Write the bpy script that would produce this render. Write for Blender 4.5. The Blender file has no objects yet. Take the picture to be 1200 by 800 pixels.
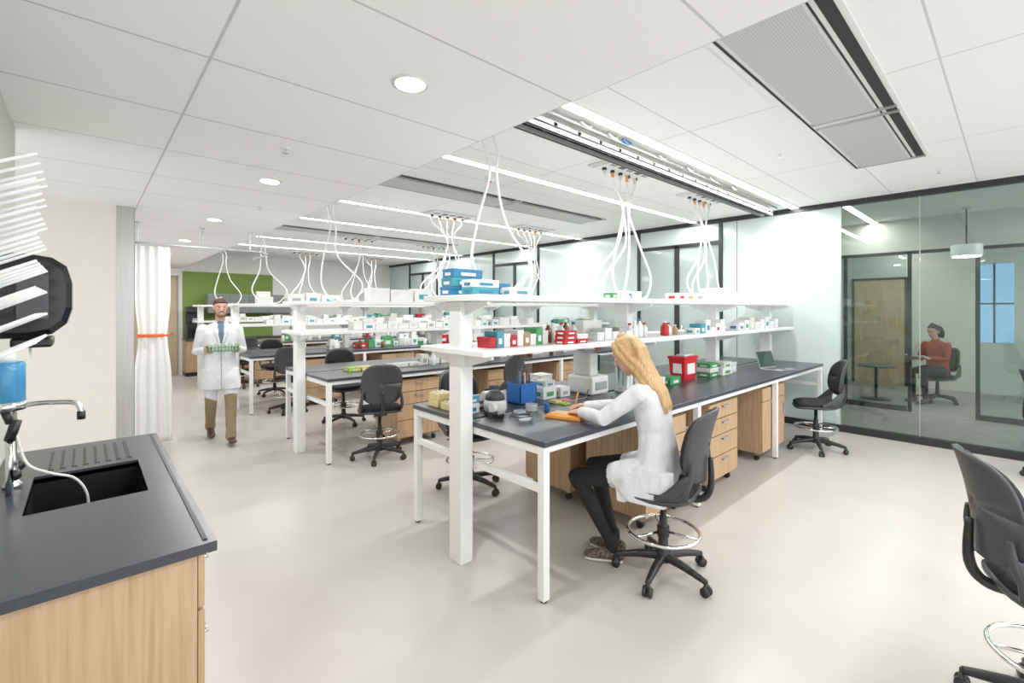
import bpy, bmesh, math, random
import numpy as np
from mathutils import Vector, Matrix
random.seed(7)
V = Vector
C = bpy.context
# ------------------------------------------------------------------ materials
MATS = {}
def _new(name):
    m = bpy.data.materials.new(name); m.use_nodes = True
    nt = m.node_tree
    return m, nt, nt.nodes['Principled BSDF']
def mat(name, col, rough=0.5, metal=0.0, noise=0.04, nscale=12.0, bump=0.0, bscale=60, emit=0, stretch=None, spec=None, bdist=0.01):
    if name in MATS: return MATS[name]
    m, nt, b = _new(name)
    b.inputs['Roughness'].default_value = rough
    b.inputs['Metallic'].default_value = metal
    if spec is not None: b.inputs['Specular IOR Level'].default_value = spec
    tc = nt.nodes.new('ShaderNodeTexCoord')
    src = tc.outputs['Object']
    if stretch:
        mp = nt.nodes.new('ShaderNodeMapping'); mp.inputs['Scale'].default_value = stretch
        nt.links.new(src, mp.inputs['Vector']); src = mp.outputs['Vector']
    nz = nt.nodes.new('ShaderNodeTexNoise'); nz.inputs['Scale'].default_value = nscale; nz.inputs['Detail'].default_value = 3
    nt.links.new(src, nz.inputs['Vector'])
    r = nt.nodes.new('ShaderNodeValToRGB')
    r.color_ramp.elements[0].position = 0.3; r.color_ramp.elements[1].position = 0.7
    r.color_ramp.elements[0].color = (*[max(0, c*(1-noise)) for c in col], 1)
    r.color_ramp.elements[1].color = (*[min(1, c*(1+noise)) for c in col], 1)
    nt.links.new(nz.outputs['Fac'], r.inputs['Fac']); nt.links.new(r.outputs['Color'], b.inputs['Base Color'])
    if bump:
        n2 = nt.nodes.new('ShaderNodeTexNoise'); n2.inputs['Scale'].default_value = bscale
        nt.links.new(src, n2.inputs['Vector'])
        bp = nt.nodes.new('ShaderNodeBump'); bp.inputs['Strength'].default_value = bump; bp.inputs['Distance'].default_value = bdist
        nt.links.new(n2.outputs['Fac'], bp.inputs['Height']); nt.links.new(bp.outputs['Normal'], b.inputs['Normal'])
    if emit:
        b.inputs['Emission Color'].default_value = (*col, 1); b.inputs['Emission Strength'].default_value = emit
    MATS[name] = m
    return m
def tile_mat(name, col, line, bw, rh, off, msize=0.006):
    m, nt, b = _new(name)
    tc = nt.nodes.new('ShaderNodeTexCoord'); mp = nt.nodes.new('ShaderNodeMapping')
    mp.inputs['Location'].default_value = off
    nt.links.new(tc.outputs['Object'], mp.inputs['Vector'])
    br = nt.nodes.new('ShaderNodeTexBrick'); br.offset = 0; br.squash = 1
    br.inputs['Scale'].default_value = 1; br.inputs['Mortar Size'].default_value = msize
    br.inputs['Mortar Smooth'].default_value = 0.1; br.inputs['Brick Width'].default_value = bw; br.inputs['Row Height'].default_value = rh
    br.inputs['Color1'].default_value = (*col, 1); br.inputs['Color2'].default_value = (*[c*0.985 for c in col], 1)
    br.inputs['Mortar'].default_value = (*line, 1)
    nt.links.new(mp.outputs['Vector'], br.inputs['Vector']); nt.links.new(br.outputs['Color'], b.inputs['Base Color'])
    b.inputs['Roughness'].default_value = 0.85
    return m
def glass_mat(name, tint, refl=1.0, rough=0.0):
    m = bpy.data.materials.new(name); m.use_nodes = True; nt = m.node_tree; nt.nodes.clear()
    o = nt.nodes.new('ShaderNodeOutputMaterial'); mx = nt.nodes.new('ShaderNodeMixShader')
    t = nt.nodes.new('ShaderNodeBsdfTransparent'); g = nt.nodes.new('ShaderNodeBsdfGlossy'); f = nt.nodes.new('ShaderNodeFresnel')
    f.inputs['IOR'].default_value = 1.5; t.inputs['Color'].default_value = (*tint, 1); g.inputs['Roughness'].default_value = rough
    g.inputs['Color'].default_value = (refl, refl, refl, 1)
    nt.links.new(f.outputs[0], mx.inputs[0]); nt.links.new(t.outputs[0], mx.inputs[1]); nt.links.new(g.outputs[0], mx.inputs[2])
    nt.links.new(mx.outputs[0], o.inputs[0])
    return m
def mesh_panel_mat(name):
    m, nt, b = _new(name)
    tc = nt.nodes.new('ShaderNodeTexCoord'); vo = nt.nodes.new('ShaderNodeTexVoronoi'); vo.inputs['Scale'].default_value = 70; vo.inputs['Randomness'].default_value = 0
    nt.links.new(tc.outputs['Object'], vo.inputs['Vector'])
    r = nt.nodes.new('ShaderNodeValToRGB'); r.color_ramp.elements[0].position = 0.25; r.color_ramp.elements[1].position = 0.4
    r.color_ramp.elements[0].color = (0.16, 0.16, 0.16, 1); r.color_ramp.elements[1].color = (0.58, 0.58, 0.57, 1)
    nt.links.new(vo.outputs['Distance'], r.inputs['Fac']); nt.links.new(r.outputs['Color'], b.inputs['Base Color'])
    b.inputs['Roughness'].default_value = 0.6
    return m
def wood_mat(name, base, dark):
    m, nt, b = _new(name)
    tc = nt.nodes.new('ShaderNodeTexCoord'); mp = nt.nodes.new('ShaderNodeMapping'); mp.inputs['Scale'].default_value = (38, 38, 1.6)
    nz = nt.nodes.new('ShaderNodeTexNoise'); nz.inputs['Scale'].default_value = 1.6; nz.inputs['Detail'].default_value = 6; nz.inputs['Distortion'].default_value = 0.4
    nt.links.new(tc.outputs['Object'], mp.inputs['Vector']); nt.links.new(mp.outputs['Vector'], nz.inputs['Vector'])
    r = nt.nodes.new('ShaderNodeValToRGB'); r.color_ramp.elements[0].position = 0.32; r.color_ramp.elements[1].position = 0.62
    r.color_ramp.elements[0].color = (*dark, 1); r.color_ramp.elements[1].color = (*base, 1)
    nt.links.new(nz.outputs['Fac'], r.inputs['Fac']); nt.links.new(r.outputs['Color'], b.inputs['Base Color'])
    b.inputs['Roughness'].default_value = 0.45
    return m

M_white = mat('white_powdercoat', (0.82, 0.83, 0.83), 0.35, noise=0.01)
M_top = mat('black_epoxy', (0.052, 0.057, 0.070), 0.28, noise=0.12, nscale=60)
M_oak = wood_mat('oak_veneer', (0.56, 0.37, 0.215), (0.42, 0.265, 0.145))
M_oak2 = wood_mat('oak_veneer_light', (0.62, 0.425, 0.265), (0.50, 0.325, 0.185))
M_black = mat('black_plastic', (0.018, 0.018, 0.020), 0.38)
M_blackm = mat('black_metal_frame', (0.022, 0.023, 0.025), 0.4)
M_shell = mat('charcoal_shell', (0.048, 0.051, 0.058), 0.45)
M_fabric = mat('black_upholstery', (0.018, 0.018, 0.022), 0.9, bump=0.3, bscale=300)
M_chrome = mat('chrome', (0.8, 0.8, 0.8), 0.12, 1.0, noise=0.01)
M_steel = mat('brushed_steel', (0.45, 0.45, 0.44), 0.35, 1.0, noise=0.05, stretch=(1, 1, 0.05), nscale=60)
M_alu = mat('aluminium', (0.55, 0.56, 0.56), 0.35, 0.6, noise=0.03)
M_rail = mat('rail_aluminium', (0.40, 0.41, 0.41), 0.4, 0.5, noise=0.03)
M_floor = mat('resilient_floor', (0.505, 0.48, 0.45), 0.30, noise=0.03, nscale=3.0, bump=0.02, bscale=200)
M_beige = mat('beige_paint', (0.74, 0.71, 0.645), 0.85, noise=0.01)
M_sage = mat('pale_sage_paint', (0.56, 0.58, 0.52), 0.8, noise=0.01)
M_green = mat('green_paint', (0.20, 0.29, 0.06), 0.7, noise=0.02)
M_wwall = mat('white_paint', (0.82, 0.81, 0.78), 0.85, noise=0.01)
M_owall = mat('office_paint', (0.56, 0.54, 0.49), 0.85, noise=0.02)
M_frost = mat('backpainted_glass', (0.58, 0.675, 0.655), 0.16, noise=0.05, nscale=0.7)
M_glass = glass_mat('clear_glass', (0.86, 0.92, 0.905))
M_bluegl = glass_mat('window_glass_blue', (0.46, 0.58, 0.72))
M_tileL = tile_mat('ceiling_tiles_low', (0.93, 0.93, 0.93), (0.60, 0.60, 0.60), 1.42, 0.75, (1.42*8-0.38, 0.75*12-2.26, 0))
M_tileH = tile_mat('ceiling_tiles_high', (0.90, 0.90, 0.895), (0.62, 0.62, 0.61), 1.83, 0.76, (0.0, 7.6-0.30, 0))
M_mesh = mesh_panel_mat('perforated_panel')
M_slot = mat('dark_slot', (0.03, 0.03, 0.03), 0.8)
M_lamp = mat('led_lens', (1.0, 0.99, 0.97), 0.5, emit=13.0, noise=0.0)
M_carpet = mat('office_plank', (0.27, 0.255, 0.245), 0.6, noise=0.28, nscale=5, stretch=(8, 1, 1))
M_tan = mat('tan_door', (0.55, 0.43, 0.28), 0.5, noise=0.05)
M_curtain = mat('curtain_fabric', (0.90, 0.90, 0.895), 0.85, noise=0.01)
M_orange = mat('orange_strap', (0.9, 0.13, 0.02), 0.6)
M_cable = mat('white_hose', (0.85, 0.85, 0.84), 0.4)
def cm(n, c, r=0.5, **k): return mat(n, c, r, **k)
K = dict(
 white=cm('carton_white', (0.82, 0.82, 0.81)), offw=cm('carton_offwhite', (0.70, 0.70, 0.67)),
 blue=cm('carton_blue', (0.03, 0.20, 0.38)), teal=cm('carton_teal', (0.05, 0.32, 0.40)), red=cm('carton_red', (0.50, 0.02, 0.03)),
 green=cm('carton_green', (0.06, 0.33, 0.12)), lime=cm('carton_lime', (0.45, 0.62, 0.07)), orange=cm('carton_orange', (0.85, 0.30, 0.03)),
 yellow=cm('foam_yellow', (0.80, 0.68, 0.33)), brown=cm('cardboard', (0.42, 0.27, 0.15)), grey=cm('plastic_grey', (0.35, 0.36, 0.37)),
 dgrey=cm('plastic_dark', (0.08, 0.08, 0.09)), binblue=cm('bin_blue', (0.02, 0.16, 0.52)), amber=cm('amber_glass', (0.16, 0.05, 0.015), 0.1),
 sharps=cm('sharps_red', (0.66, 0.015, 0.025), 0.35), clear=cm('clear_plastic', (0.68, 0.71, 0.71), 0.2), screen=cm('laptop_screen', (0.05, 0.08, 0.07), 0.1),
 navy=cm('navy', (0.02, 0.04, 0.12)), pink=cm('pink', (0.75, 0.25, 0.4)), paper=cm('paper', (0.88, 0.88, 0.86), 0.8))

# ------------------------------------------------------------------ mesh builder
class MB:
    def __init__(s, name):
        s.name = name; s.v = []; s.f = []; s.m = []; s.sm = []; s.mats = []
    def mi(s, m):
        if m not in s.mats: s.mats.append(m)
        return s.mats.index(m)
    def add(s, vs, fs, m, smooth=False):
        o = len(s.v); s.v += [tuple(v) for v in vs]; i = s.mi(m)
        for f in fs:
            s.f.append(tuple(a+o for a in f)); s.m.append(i); s.sm.append(smooth)
    def box(s, x0, x1, y0, y1, z0, z1, m, b=0.0, rot=None, piv=None):
        if b > 0:
            bm = bmesh.new(); bmesh.ops.create_cube(bm, size=1)
            for v in bm.verts:
                v.co = V(((x0+x1)/2+v.co.x*(x1-x0), (y0+y1)/2+v.co.y*(y1-y0), (z0+z1)/2+v.co.z*(z1-z0)))
            bmesh.ops.bevel(bm, geom=bm.edges[:], offset=b, segments=2, affect='EDGES', profile=0.5)
            bm.verts.index_update()
            vs = [v.co.copy() for v in bm.verts]; fs = [[v.index for v in f.verts] for f in bm.faces]; bm.free()
        else:
            vs = [V((x, y, z)) for x in (x0, x1) for y in (y0, y1) for z in (z0, z1)]
            fs = [(0, 1, 3, 2), (4, 6, 7, 5), (0, 4, 5, 1), (2, 3, 7, 6), (0, 2, 6, 4), (1, 5, 7, 3)]
        if rot is not None:
            p = V(piv) if piv else V(((x0+x1)/2, (y0+y1)/2, (z0+z1)/2))
            vs = [rot @ (v-p) + p for v in vs]
        s.add(vs, fs, m)
    def rev(s, prof, c, m, n=20, axis='Z', smooth=True):
        vs = []; fs = []
        for r, h in prof:
            for k in range(n):
                a = 2*math.pi*k/n; x, y = r*math.cos(a), r*math.sin(a)
                p = (x, y, h) if axis == 'Z' else ((h, x, y) if axis == 'X' else (y, h, x))
                vs.append(V(p)+V(c))
        L = len(prof)
        for j in range(L-1):
            for k in range(n):
                fs.append((j*n+k, j*n+(k+1) % n, (j+1)*n+(k+1) % n, (j+1)*n+k))
        fs.append(tuple(range(n))[::-1]); fs.append(tuple((L-1)*n+k for k in range(n)))
        s.add(vs, fs, m, smooth)
    def cyl(s, c, r, h, m, n=20, axis='Z'):
        s.rev([(r, 0), (r, h)], c, m, n, axis, smooth=False)
    def tube(s, pts, r, m, n=10, smooth_pts=True, closed=False, sub=6):
        pts = [V(p) for p in pts]
        rr = r if isinstance(r, (list, tuple)) else None
        if smooth_pts and len(pts) > 2:
            out = []; ro = []
            N = len(pts)
            rng = range(N) if closed else range(N-1)
            for i in rng:
                p1 = pts[i]; p2 = pts[(i+1) % N]
                p0 = pts[(i-1) % N] if (closed or i > 0) else p1
                p3 = pts[(i+2) % N] if (closed or i+2 < N) else p2
                for k in range(sub):
                    t = k/sub
                    out.append(0.5*((2*p1)+(p2-p0)*t+(2*p0-5*p1+4*p2-p3)*t*t+(3*p1-p0-3*p2+p3)*t**3))
                    if rr: ro.append(rr[i]*(1-t)+rr[(i+1) % N]*t)
            if not closed:
                out.append(pts[-1])
                if rr: ro.append(rr[-1])
            pts = out; rr = ro if rr else None
        N = len(pts); vs = []; fs = []
        ref = None
        for i, p in enumerate(pts):
            if closed: t = pts[(i+1) % N]-pts[i-1]
            else: t = pts[min(i+1, N-1)]-pts[max(i-1, 0)]
            t = t.normalized() if t.length > 1e-9 else V((0, 0, 1))
            if ref is None:
                ref = t.orthogonal().normalized()
            ref = (ref-t*ref.dot(t)).normalized(); o = t.cross(ref)
            q = rr[i] if rr else r
            for k in range(n):
                a = 2*math.pi*k/n
                vs.append(p+(ref*math.cos(a)+o*math.sin(a))*q)
        for i in range(N if closed else N-1):
            j = (i+1) % N
            for k in range(n):
                fs.append((i*n+k, i*n+(k+1) % n, j*n+(k+1) % n, j*n+k))
        if not closed:
            fs.append(tuple(range(n))[::-1]); fs.append(tuple((N-1)*n+k for k in range(n)))
        s.add(vs, fs, m, True)
    def slab(s, fn, nu, nv, th, m):
        A = [[V(fn(i/nu, j/nv)) for j in range(nv+1)] for i in range(nu+1)]
        def nrm(i, j):
            du = A[min(i+1, nu)][j]-A[max(i-1, 0)][j]; dv = A[i][min(j+1, nv)]-A[i][max(j-1, 0)]
            c = du.cross(dv); return c.normalized() if c.length > 1e-9 else V((0, 0, 1))
        vs = []; W = nv+1
        for sg in (0.5, -0.5):
            for i in range(nu+1):
                for j in range(nv+1):
                    vs.append(A[i][j]+nrm(i, j)*th*sg)
        o = (nu+1)*W; fs = []
        for i in range(nu):
            for j in range(nv):
                a, b, c, d = i*W+j, (i+1)*W+j, (i+1)*W+j+1, i*W+j+1
                fs.append((a, b, c, d)); fs.append((a+o, d+o, c+o, b+o))
        for i in range(nu):
            a, b = i*W, (i+1)*W; fs.append((a, a+o, b+o, b))
            a, b = i*W+nv, (i+1)*W+nv; fs.append((a, b, b+o, a+o))
        for j in range(nv):
            a, b = j, j+1; fs.append((a, b, b+o, a+o))
            a, b = nu*W+j, nu*W+j+1; fs.append((a, a+o, b+o, b))
        s.add(vs, fs, m, True)
    def mesh(s):
        me = bpy.data.meshes.new(s.name)
        me.from_pydata(s.v, [], s.f)
        for m in s.mats: me.materials.append(m)
        me.polygons.foreach_set('material_index', s.m); me.polygons.foreach_set('use_smooth', s.sm)
        me.update()
        bm = bmesh.new(); bm.from_mesh(me); bmesh.ops.recalc_face_normals(bm, faces=bm.faces); bm.to_mesh(me); bm.free()
        return me
    def done(s, loc=(0, 0, 0), rz=0.0):
        return place(s.name, s.mesh(), loc, rz)
def place(name, me, loc=(0, 0, 0), rz=0.0, parent=None):
    o = bpy.data.objects.new(name, me); C.scene.collection.objects.link(o)
    o.location = loc; o.rotation_euler = (0, 0, rz)
    if parent: o.parent = parent
    return o
def simple_box(name, x0, x1, y0, y1, z0, z1, m, b=0.0):
    k = MB(name); k.box(x0, x1, y0, y1, z0, z1, m, b); return k.done()

# ------------------------------------------------------------------ camera
cam = bpy.data.cameras.new('camera'); co = bpy.data.objects.new('camera', cam); C.scene.collection.objects.link(co)
co.location = (0, 0, 1.66); co.rotation_euler = (math.radians(90), 0, math.radians(47.4-90))
cam.sensor_width = 36; cam.lens = 543/1200*36; cam.shift_y = -38/1200; cam.clip_start = 0.05
C.scene.camera = co

# ------------------------------------------------------------------ room shell
ZL, ZH = 2.70, 3.12
simple_box('floor', -3.2, 7.6, -3.2, 14.5, -0.1, 0, M_floor)
simple_box('floor_office', 7.6, 13.2, -4.0, 5.0, -0.1, 0, M_carpet)
k = MB('ceiling'); k.box(-3.2, 1.8, -3.2, 14.5, ZL, ZH+0.1, M_tileL); k.done()
k = MB('ceiling_high'); k.box(1.8, 7.6, -3.2, 14.5, ZH, ZH+0.1, M_tileH); k.done()
k = MB('ceiling_office'); k.box(7.6, 13.2, -4.0, 5.0, ZH, ZH+0.1, M_wwall); k.done()
simple_box('wall_left', -0.45, -0.30, -1.5, 3.9, 0, ZL, M_sage)
k = MB('wall_partition'); k.box(-3.2, 0.363, 6.11, 6.27, 0, ZL, M_beige); k.box(0.225, 0.366, 6.104, 6.11, 0, ZL, M_steel); k.box(0.363, 0.368, 6.104, 6.27, 0, ZL, M_steel); k.done()
simple_box('wall_corridor', 0.05, 0.2, 6.27, 14.3, 0, ZL, M_wwall)
k = MB('wall_far')
k.box(-3.2, 0.80, 14.3, 14.45, 0, ZH, M_wwall); k.box(1.72, 7.6, 14.3, 14.45, 0, ZH, M_wwall); k.box(0.80, 1.72, 14.3, 14.45, 2.5, ZH, M_wwall)
k.box(1.80, 3.9, 14.27, 14.30, 0.0, 2.62, M_green)
k.done()
k = MB('door_1'); k.box(0.83, 1.69, 14.33, 14.38, 0, 2.47, M_tan)
k.box(0.80, 0.83, 14.28, 14.40, 0, 2.5, K['grey']); k.box(1.69, 1.72, 14.28, 14.40, 0, 2.5, K['grey']); k.box(0.80, 1.72, 14.28, 14.40, 2.47, 2.5, K['grey'])
k.tube([(1.60, 14.33, 1.05), (1.60, 14.28, 1.05), (1.50, 14.28, 1.05)], 0.012, M_chrome, smooth_pts=False); k.done()

GX = 7.55
k = MB('wall_right')
k.box(GX-0.03, GX+0.05, -3.2, 14.3, 0, 0.09, M_blackm); k.box(GX-0.03, GX+0.05, -3.2, 14.3, 3.05, ZH, M_blackm)
k.box(GX, GX+0.02, 1.61, 2.97, 0.09, 3.05, M_frost)
for (a, b) in [(2.975, 3.2), (4.75, 6.1), (6.105, 7.3), (8.9, 10.1), (10.105, 11.4), (13.0, 14.3)]:
    k.box(GX, GX+0.02, a, b-0.005, 0.09, 3.05, M_frost)
k.box(GX-0.005, GX+0.025, 1.605, 1.617, 0.09, 3.05, M_alu)
k.box(GX-0.003, GX+0.02, 2.97, 2.976, 0.09, 3.05, M_slot)
k.done()
M_gg = mat('grey_green_glass', (0.40, 0.48, 0.46), 0.08, noise=0.15, nscale=0.6)
for i, (a, b) in enumerate([(3.2, 4.75), (7.3, 8.9), (11.4, 13.0)]):
    k = MB('door_%d' % (i+2))
    k.box(GX-0.03, GX+0.05, a, a+0.05, 0.09, 3.05, M_blackm); k.box(GX-0.03, GX+0.05, b-0.05, b, 0.09, 3.05, M_blackm)
    c = (a+b)/2; k.box(GX-0.03, GX+0.05, c-0.04, c+0.04, 0.09, 2.75, M_blackm)
    k.box(GX-0.03, GX+0.05, a+0.05, b-0.05, 2.71, 2.77, M_blackm); k.box(GX, GX+0.02, a+0.05, b-0.05, 2.77, 3.05, M_frost)
    k.box(GX, GX+0.015, a+0.05, b-0.05, 0.09, 2.71, M_gg)
    k.tube([(GX-0.03, c-0.12, 0.8), (GX-0.08, c-0.12, 0.8), (GX-0.08, c-0.12, 1.4), (GX-0.03, c-0.12, 1.4)], 0.012, M_chrome, smooth_pts=False)
    k.done()
k = MB('window_1')
for (a, b) in [(0.804, 1.603), (-0.10, 0.796), (-1.6, -0.17), (-3.2, -1.67)]:
    k.box(GX, GX+0.012, a, b, 0.09, 3.05, M_glass)
k.box(GX-0.003, GX+0.015, 0.797, 0.803, 0.09, 3.05, M_alu)
k.box(GX-0.03, GX+0.05, -0.17, -0.10, 0.09, 3.05, M_blackm); k.box(GX-0.03, GX+0.05, -1.67, -1.60, 0.09, 3.05, M_blackm)
k.done()

# office
k = MB('wall_office_rear')
WINS = [(-3.3, -1.9), (-1.6, -0.45), (0.02, 0.55)]
k.box(13.0, 13.15, -4.0, 5.0, 0, 1.0, M_owall); k.box(13.0, 13.15, -4.0, 5.0, 2.55, ZH, M_owall)
for a, b in [(-4.0, -3.3), (-1.9, -1.6), (-0.45, 0.02), (0.55, 5.0)]: k.box(13.0, 13.15, a, b, 1.0, 2.55, M_owall)
k.done()
for i, (a, b) in enumerate(WINS):
    k = MB('window_%d' % (i+2)); k.box(13.05, 13.06, a, b, 1.0, 2.55, M_bluegl); c = (a+b)/2
    k.box(13.0, 13.1, c-0.015, c+0.015, 1.0, 2.55, M_blackm); k.box(13.0, 13.1, a, b, 1.75, 1.78, M_blackm); k.done()
k = MB('door_5'); k.box(12.95, 13.0, 1.62, 2.5, 0.0, 2.3, M_oak); k.box(12.94, 13.0, 1.57, 1.62, 0, 2.35, M_blackm); k.box(12.94, 13.0, 2.5, 2.55, 0, 2.35, M_blackm); k.box(12.94, 13.0, 1.57, 2.55, 2.3, 2.35, M_blackm)
k.tube([(12.95, 1.72, 1.0), (12.90, 1.72, 1.0), (12.90, 1.82, 1.0)], 0.012, M_chrome, smooth_pts=False); k.done()
simple_box('wall_office_side', 7.62, 13.0, 2.75, 2.9, 0, ZH, mat('teal_grey_paint', (0.46, 0.53, 0.51), 0.3))
k = MB('wall_office_glazed')
for yy in (1.14, 0.36, 2.0, -0.5):
    k.box(9.8, 9.85, yy, yy+0.05, 0, 2.6, M_blackm)
k.box(9.8, 9.86, -4, 2.75, 2.55, 2.60, M_blackm); k.box(9.8, 9.86, -4, 0.36, 0, 0.08, M_blackm); k.box(9.8, 9.86, 1.2, 2.75, 0, 0.08, M_blackm)
k.box(9.83, 9.84, 1.21, 2.75, 0.08, 2.55, M_glass); k.box(9.83, 9.84, -4, 0.36, 0.08, 2.55, M_glass)
k.box(9.8, 9.86, -4, 2.75, 2.60, ZH, M_owall)
k.done()
k = MB('side_table')
k.rev([(0.30, 0.60), (0.31, 0.605), (0.31, 0.625), (0.30, 0.63)], (10.75, 1.75, 0), K['dgrey'], 28); k.cyl((10.75, 1.75, 0.02), 0.025, 0.58, M_black, 14); k.rev([(0.22, 0.0), (0.22, 0.012), (0.03, 0.03)], (10.75, 1.75, 0), M_black, 24); k.done()
k = MB('pendant_lamp'); k.rev([(0.165, 0), (0.17, 0.01), (0.17, 0.15), (0.165, 0.16)], (9.3, 0.48, 2.42), M_white, 28)
k.rev([(0.15, 0), (0.15, 0.012)], (9.3, 0.48, 2.408), M_lamp, 28); k.cyl((9.3, 0.48, 2.57), 0.008, ZH-2.57, M_black, 8); k.cyl((9.3, 0.48, 3.09), 0.05, 0.03, M_alu); k.done()

# ------------------------------------------------------------------ lights
def area(name, loc, sx, sy, w, col=(1, 0.985, 0.96)):
    l = bpy.data.lights.new(name, 'AREA'); l.shape = 'RECTANGLE'; l.size = sx; l.size_y = sy; l.energy = w; l.color = col
    o = bpy.data.objects.new(name, l); C.scene.collection.objects.link(o); o.location = loc; return o
stripm = MB('strip_light')
stripm.box(-2.55, 2.57, -0.045, 0.045, -0.012, 0.0, M_lamp); stripm.box(-2.56, 2.58, -0.058, -0.045, -0.018, 0, M_white); stripm.box(-2.56, 2.58, 0.045, 0.058, -0.018, 0, M_white)
sme = stripm.mesh()
for yy in (-1.95, -0.45, 2.15, 3.65, 6.1, 7.65, 10.2, 11.7):  # rows at negative y are out of view, added as fill continuing the strip spacing
    place('strip_light', sme, (4.96, yy, ZH))
    area('strip_lamp', (4.96, yy, ZH-0.03), 4.9, 0.07, 50)
for yy in (1.62, -1.2):
    place('strip_light', sme, (10.4, yy, ZH)); area('strip_lamp', (10.4, yy, ZH-0.03), 4.2, 0.07, 38)
dm = MB('downlight'); dm.rev([(0.085, -0.006), (0.085, 0), ], (0, 0, 0), M_white, 24); dm.rev([(0.068, -0.009), (0.068, -0.006)], (0, 0, 0), M_lamp, 24)
dme = dm.mesh()
for yy in (-0.3, 1.89, 4.1, 6.3, 8.5, 10.7, 12.9):
    place('downlight', dme, (1.10, yy, ZL))
    l = bpy.data.lights.new('downlight_lamp', 'AREA'); l.shape = 'DISK'; l.size = 0.13; l.energy = 16
    o = bpy.data.objects.new('downlight_lamp', l); C.scene.collection.objects.link(o); o.location = (1.10, yy, ZL-0.012)
w = bpy.data.worlds.new('world'); C.scene.world = w; w.use_nodes = True
bg = w.node_tree.nodes['Background']; bg.inputs[0].default_value = (0.95, 0.975, 1.0, 1); bg.inputs[1].default_value = 2.1
C.scene.view_settings.view_transform = 'Standard'; C.scene.view_settings.exposure = 0.05; C.scene.view_settings.gamma = 1.04

def diffuser(name, x0, x1, y0, y1, panels):
    k = MB(name); z = ZH
    k.box(x0, x1, y0, y1, z-0.012, z, M_white)
    k.box(x0, x1, y0+0.03, y0+0.09, z-0.016, z-0.012, M_slot)
    k.box(x0, x1, y0+0.115, y0+0.125, z-0.016, z-0.012, M_slot)
    k.box(x0, x1, y1-0.05, y1-0.035, z-0.016, z-0.012, M_slot)
    for a, b in panels:
        k.box(a, b, y0+0.14, y1-0.08, z-0.024, z-0.012, M_mesh)
        k.box(a-0.03, a, y0+0.02, y1-0.06, z-0.028, z-0.012, M_alu)
        k.box(b, b+0.03, y0+0.02, y1-0.06, z-0.028, z-0.012, M_alu)
    return k.done()
diffuser('air_diffuser', 2.1, 5.85, 0.55, 1.15, [(2.2, 4.2), (4.35, 5.78)])
diffuser('air_diffuser', 2.1, 6.2, 4.45, 5.05, [(2.2, 4.2), (4.3, 6.1)])
diffuser('air_diffuser', 2.1, 6.2, 8.5, 9.1, [(2.2, 4.2), (4.3, 6.1)])
k = MB('ceiling_service_rail')
for yy in (2.34, 2.46):
    k.box(2.2, 7.2, yy, yy+0.035, 2.99, 3.07, M_rail); k.box(2.2, 7.2, yy+0.012, yy+0.022, 2.986, 2.99, M_slot)
    k.box(2.2, 7.2, yy-0.003, yy, 3.02, 3.035, M_slot)
for i in range(18):
    x = 2.3+i*0.28; k.box(x, x+0.04, 2.34, 2.495, 3.03, 3.06, M_steel)
    k.cyl((x+0.02, 2.331, 3.03), 0.008, 0.006, M_black, 8, 'Y')
for x in (2.4, 3.6, 4.8, 6.0, 7.1):
    k.cyl((x, 2.41, 3.06), 0.006, 0.06, M_steel, 8)
k.box(2.2, 7.2, 2.215, 2.50, ZH-0.005, ZH, K['offw'])
for i, (x, c) in enumerate([(2.80, 'white'), (3.15, 'offw'), (3.35, 'binblue'), (3.95, 'white'), (4.5, 'white'), (5.0, 'offw'), (5.6, 'white')]):
    k.tube([(x, 2.26, 3.10), (x+0.04, 2.26, 3.085), (x+0.10, 2.27, 3.085), (x+0.14, 2.27, 3.10)], 0.010, K[c])
k.tube([(2.2, 2.29, 3.09), (7.2, 2.29, 3.09)], 0.010, M_chrome, smooth_pts=False)
k.done()
pm = MB('ceiling_service_panel')
pm.box(-0.42, 0.42, -0.18, 0.18, -0.02, 0, K['offw'], 0.004); pm.box(-0.38, 0.38, -0.15, 0.15, -0.035, -0.02, M_white, 0.004)
for i in range(5):
    pm.box(-0.34+i*0.14, -0.26+i*0.14, -0.12, -0.03, -0.039, -0.035, K['dgrey'] if i % 2 else K['grey'])
    pm.cyl((-0.30+i*0.14, 0.06, -0.06), 0.022, 0.026, M_slot, 12)
pme = pm.mesh()
spring = mat('hose_orange_tip', (0.8, 0.35, 0.12), 0.5)
def hoses(name, x, y, drops, zt=ZH-0.035):
    k = MB(name)
    for i, (dx, dy, ex, ey, ez, bx, by) in enumerate(drops):
        a = V((x+dx, y+dy, zt)); e = V((ex, ey, ez)); j = random.uniform
        g = V((x+bx*0.2, y, zt-0.42))
        k.tube([a, a+V((0, 0, -0.10)), a.lerp(g, 0.55)+V((j(-.03, .03), j(-.03, .03), 0)), g+V((dx*0.12, dy*0.1, 0)), g+V((dx*0.14+bx*0.5+j(-.05, .05), by+j(-.05, .05), -0.35)), V(((g.x+2*e.x)/3+bx*1.4+j(-.04, .04), (g.y+2*e.y)/3+by*0.6+j(-.03, .05), ez+0.26)), e+V((bx*0.9, 0, 0.06)), e+V((bx*0.3, 0, 0.013)), e+V((-bx*0.5, 0.01, 0.013))], 0.011, M_cable, 8)
        k.cyl(tuple(a+V((0, 0, -0.07))), 0.017, 0.07, spring if i % 2 else K['offw'], 10)
    return k.done()
YC = [2.49, 5.65, 8.81, 11.97]
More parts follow.
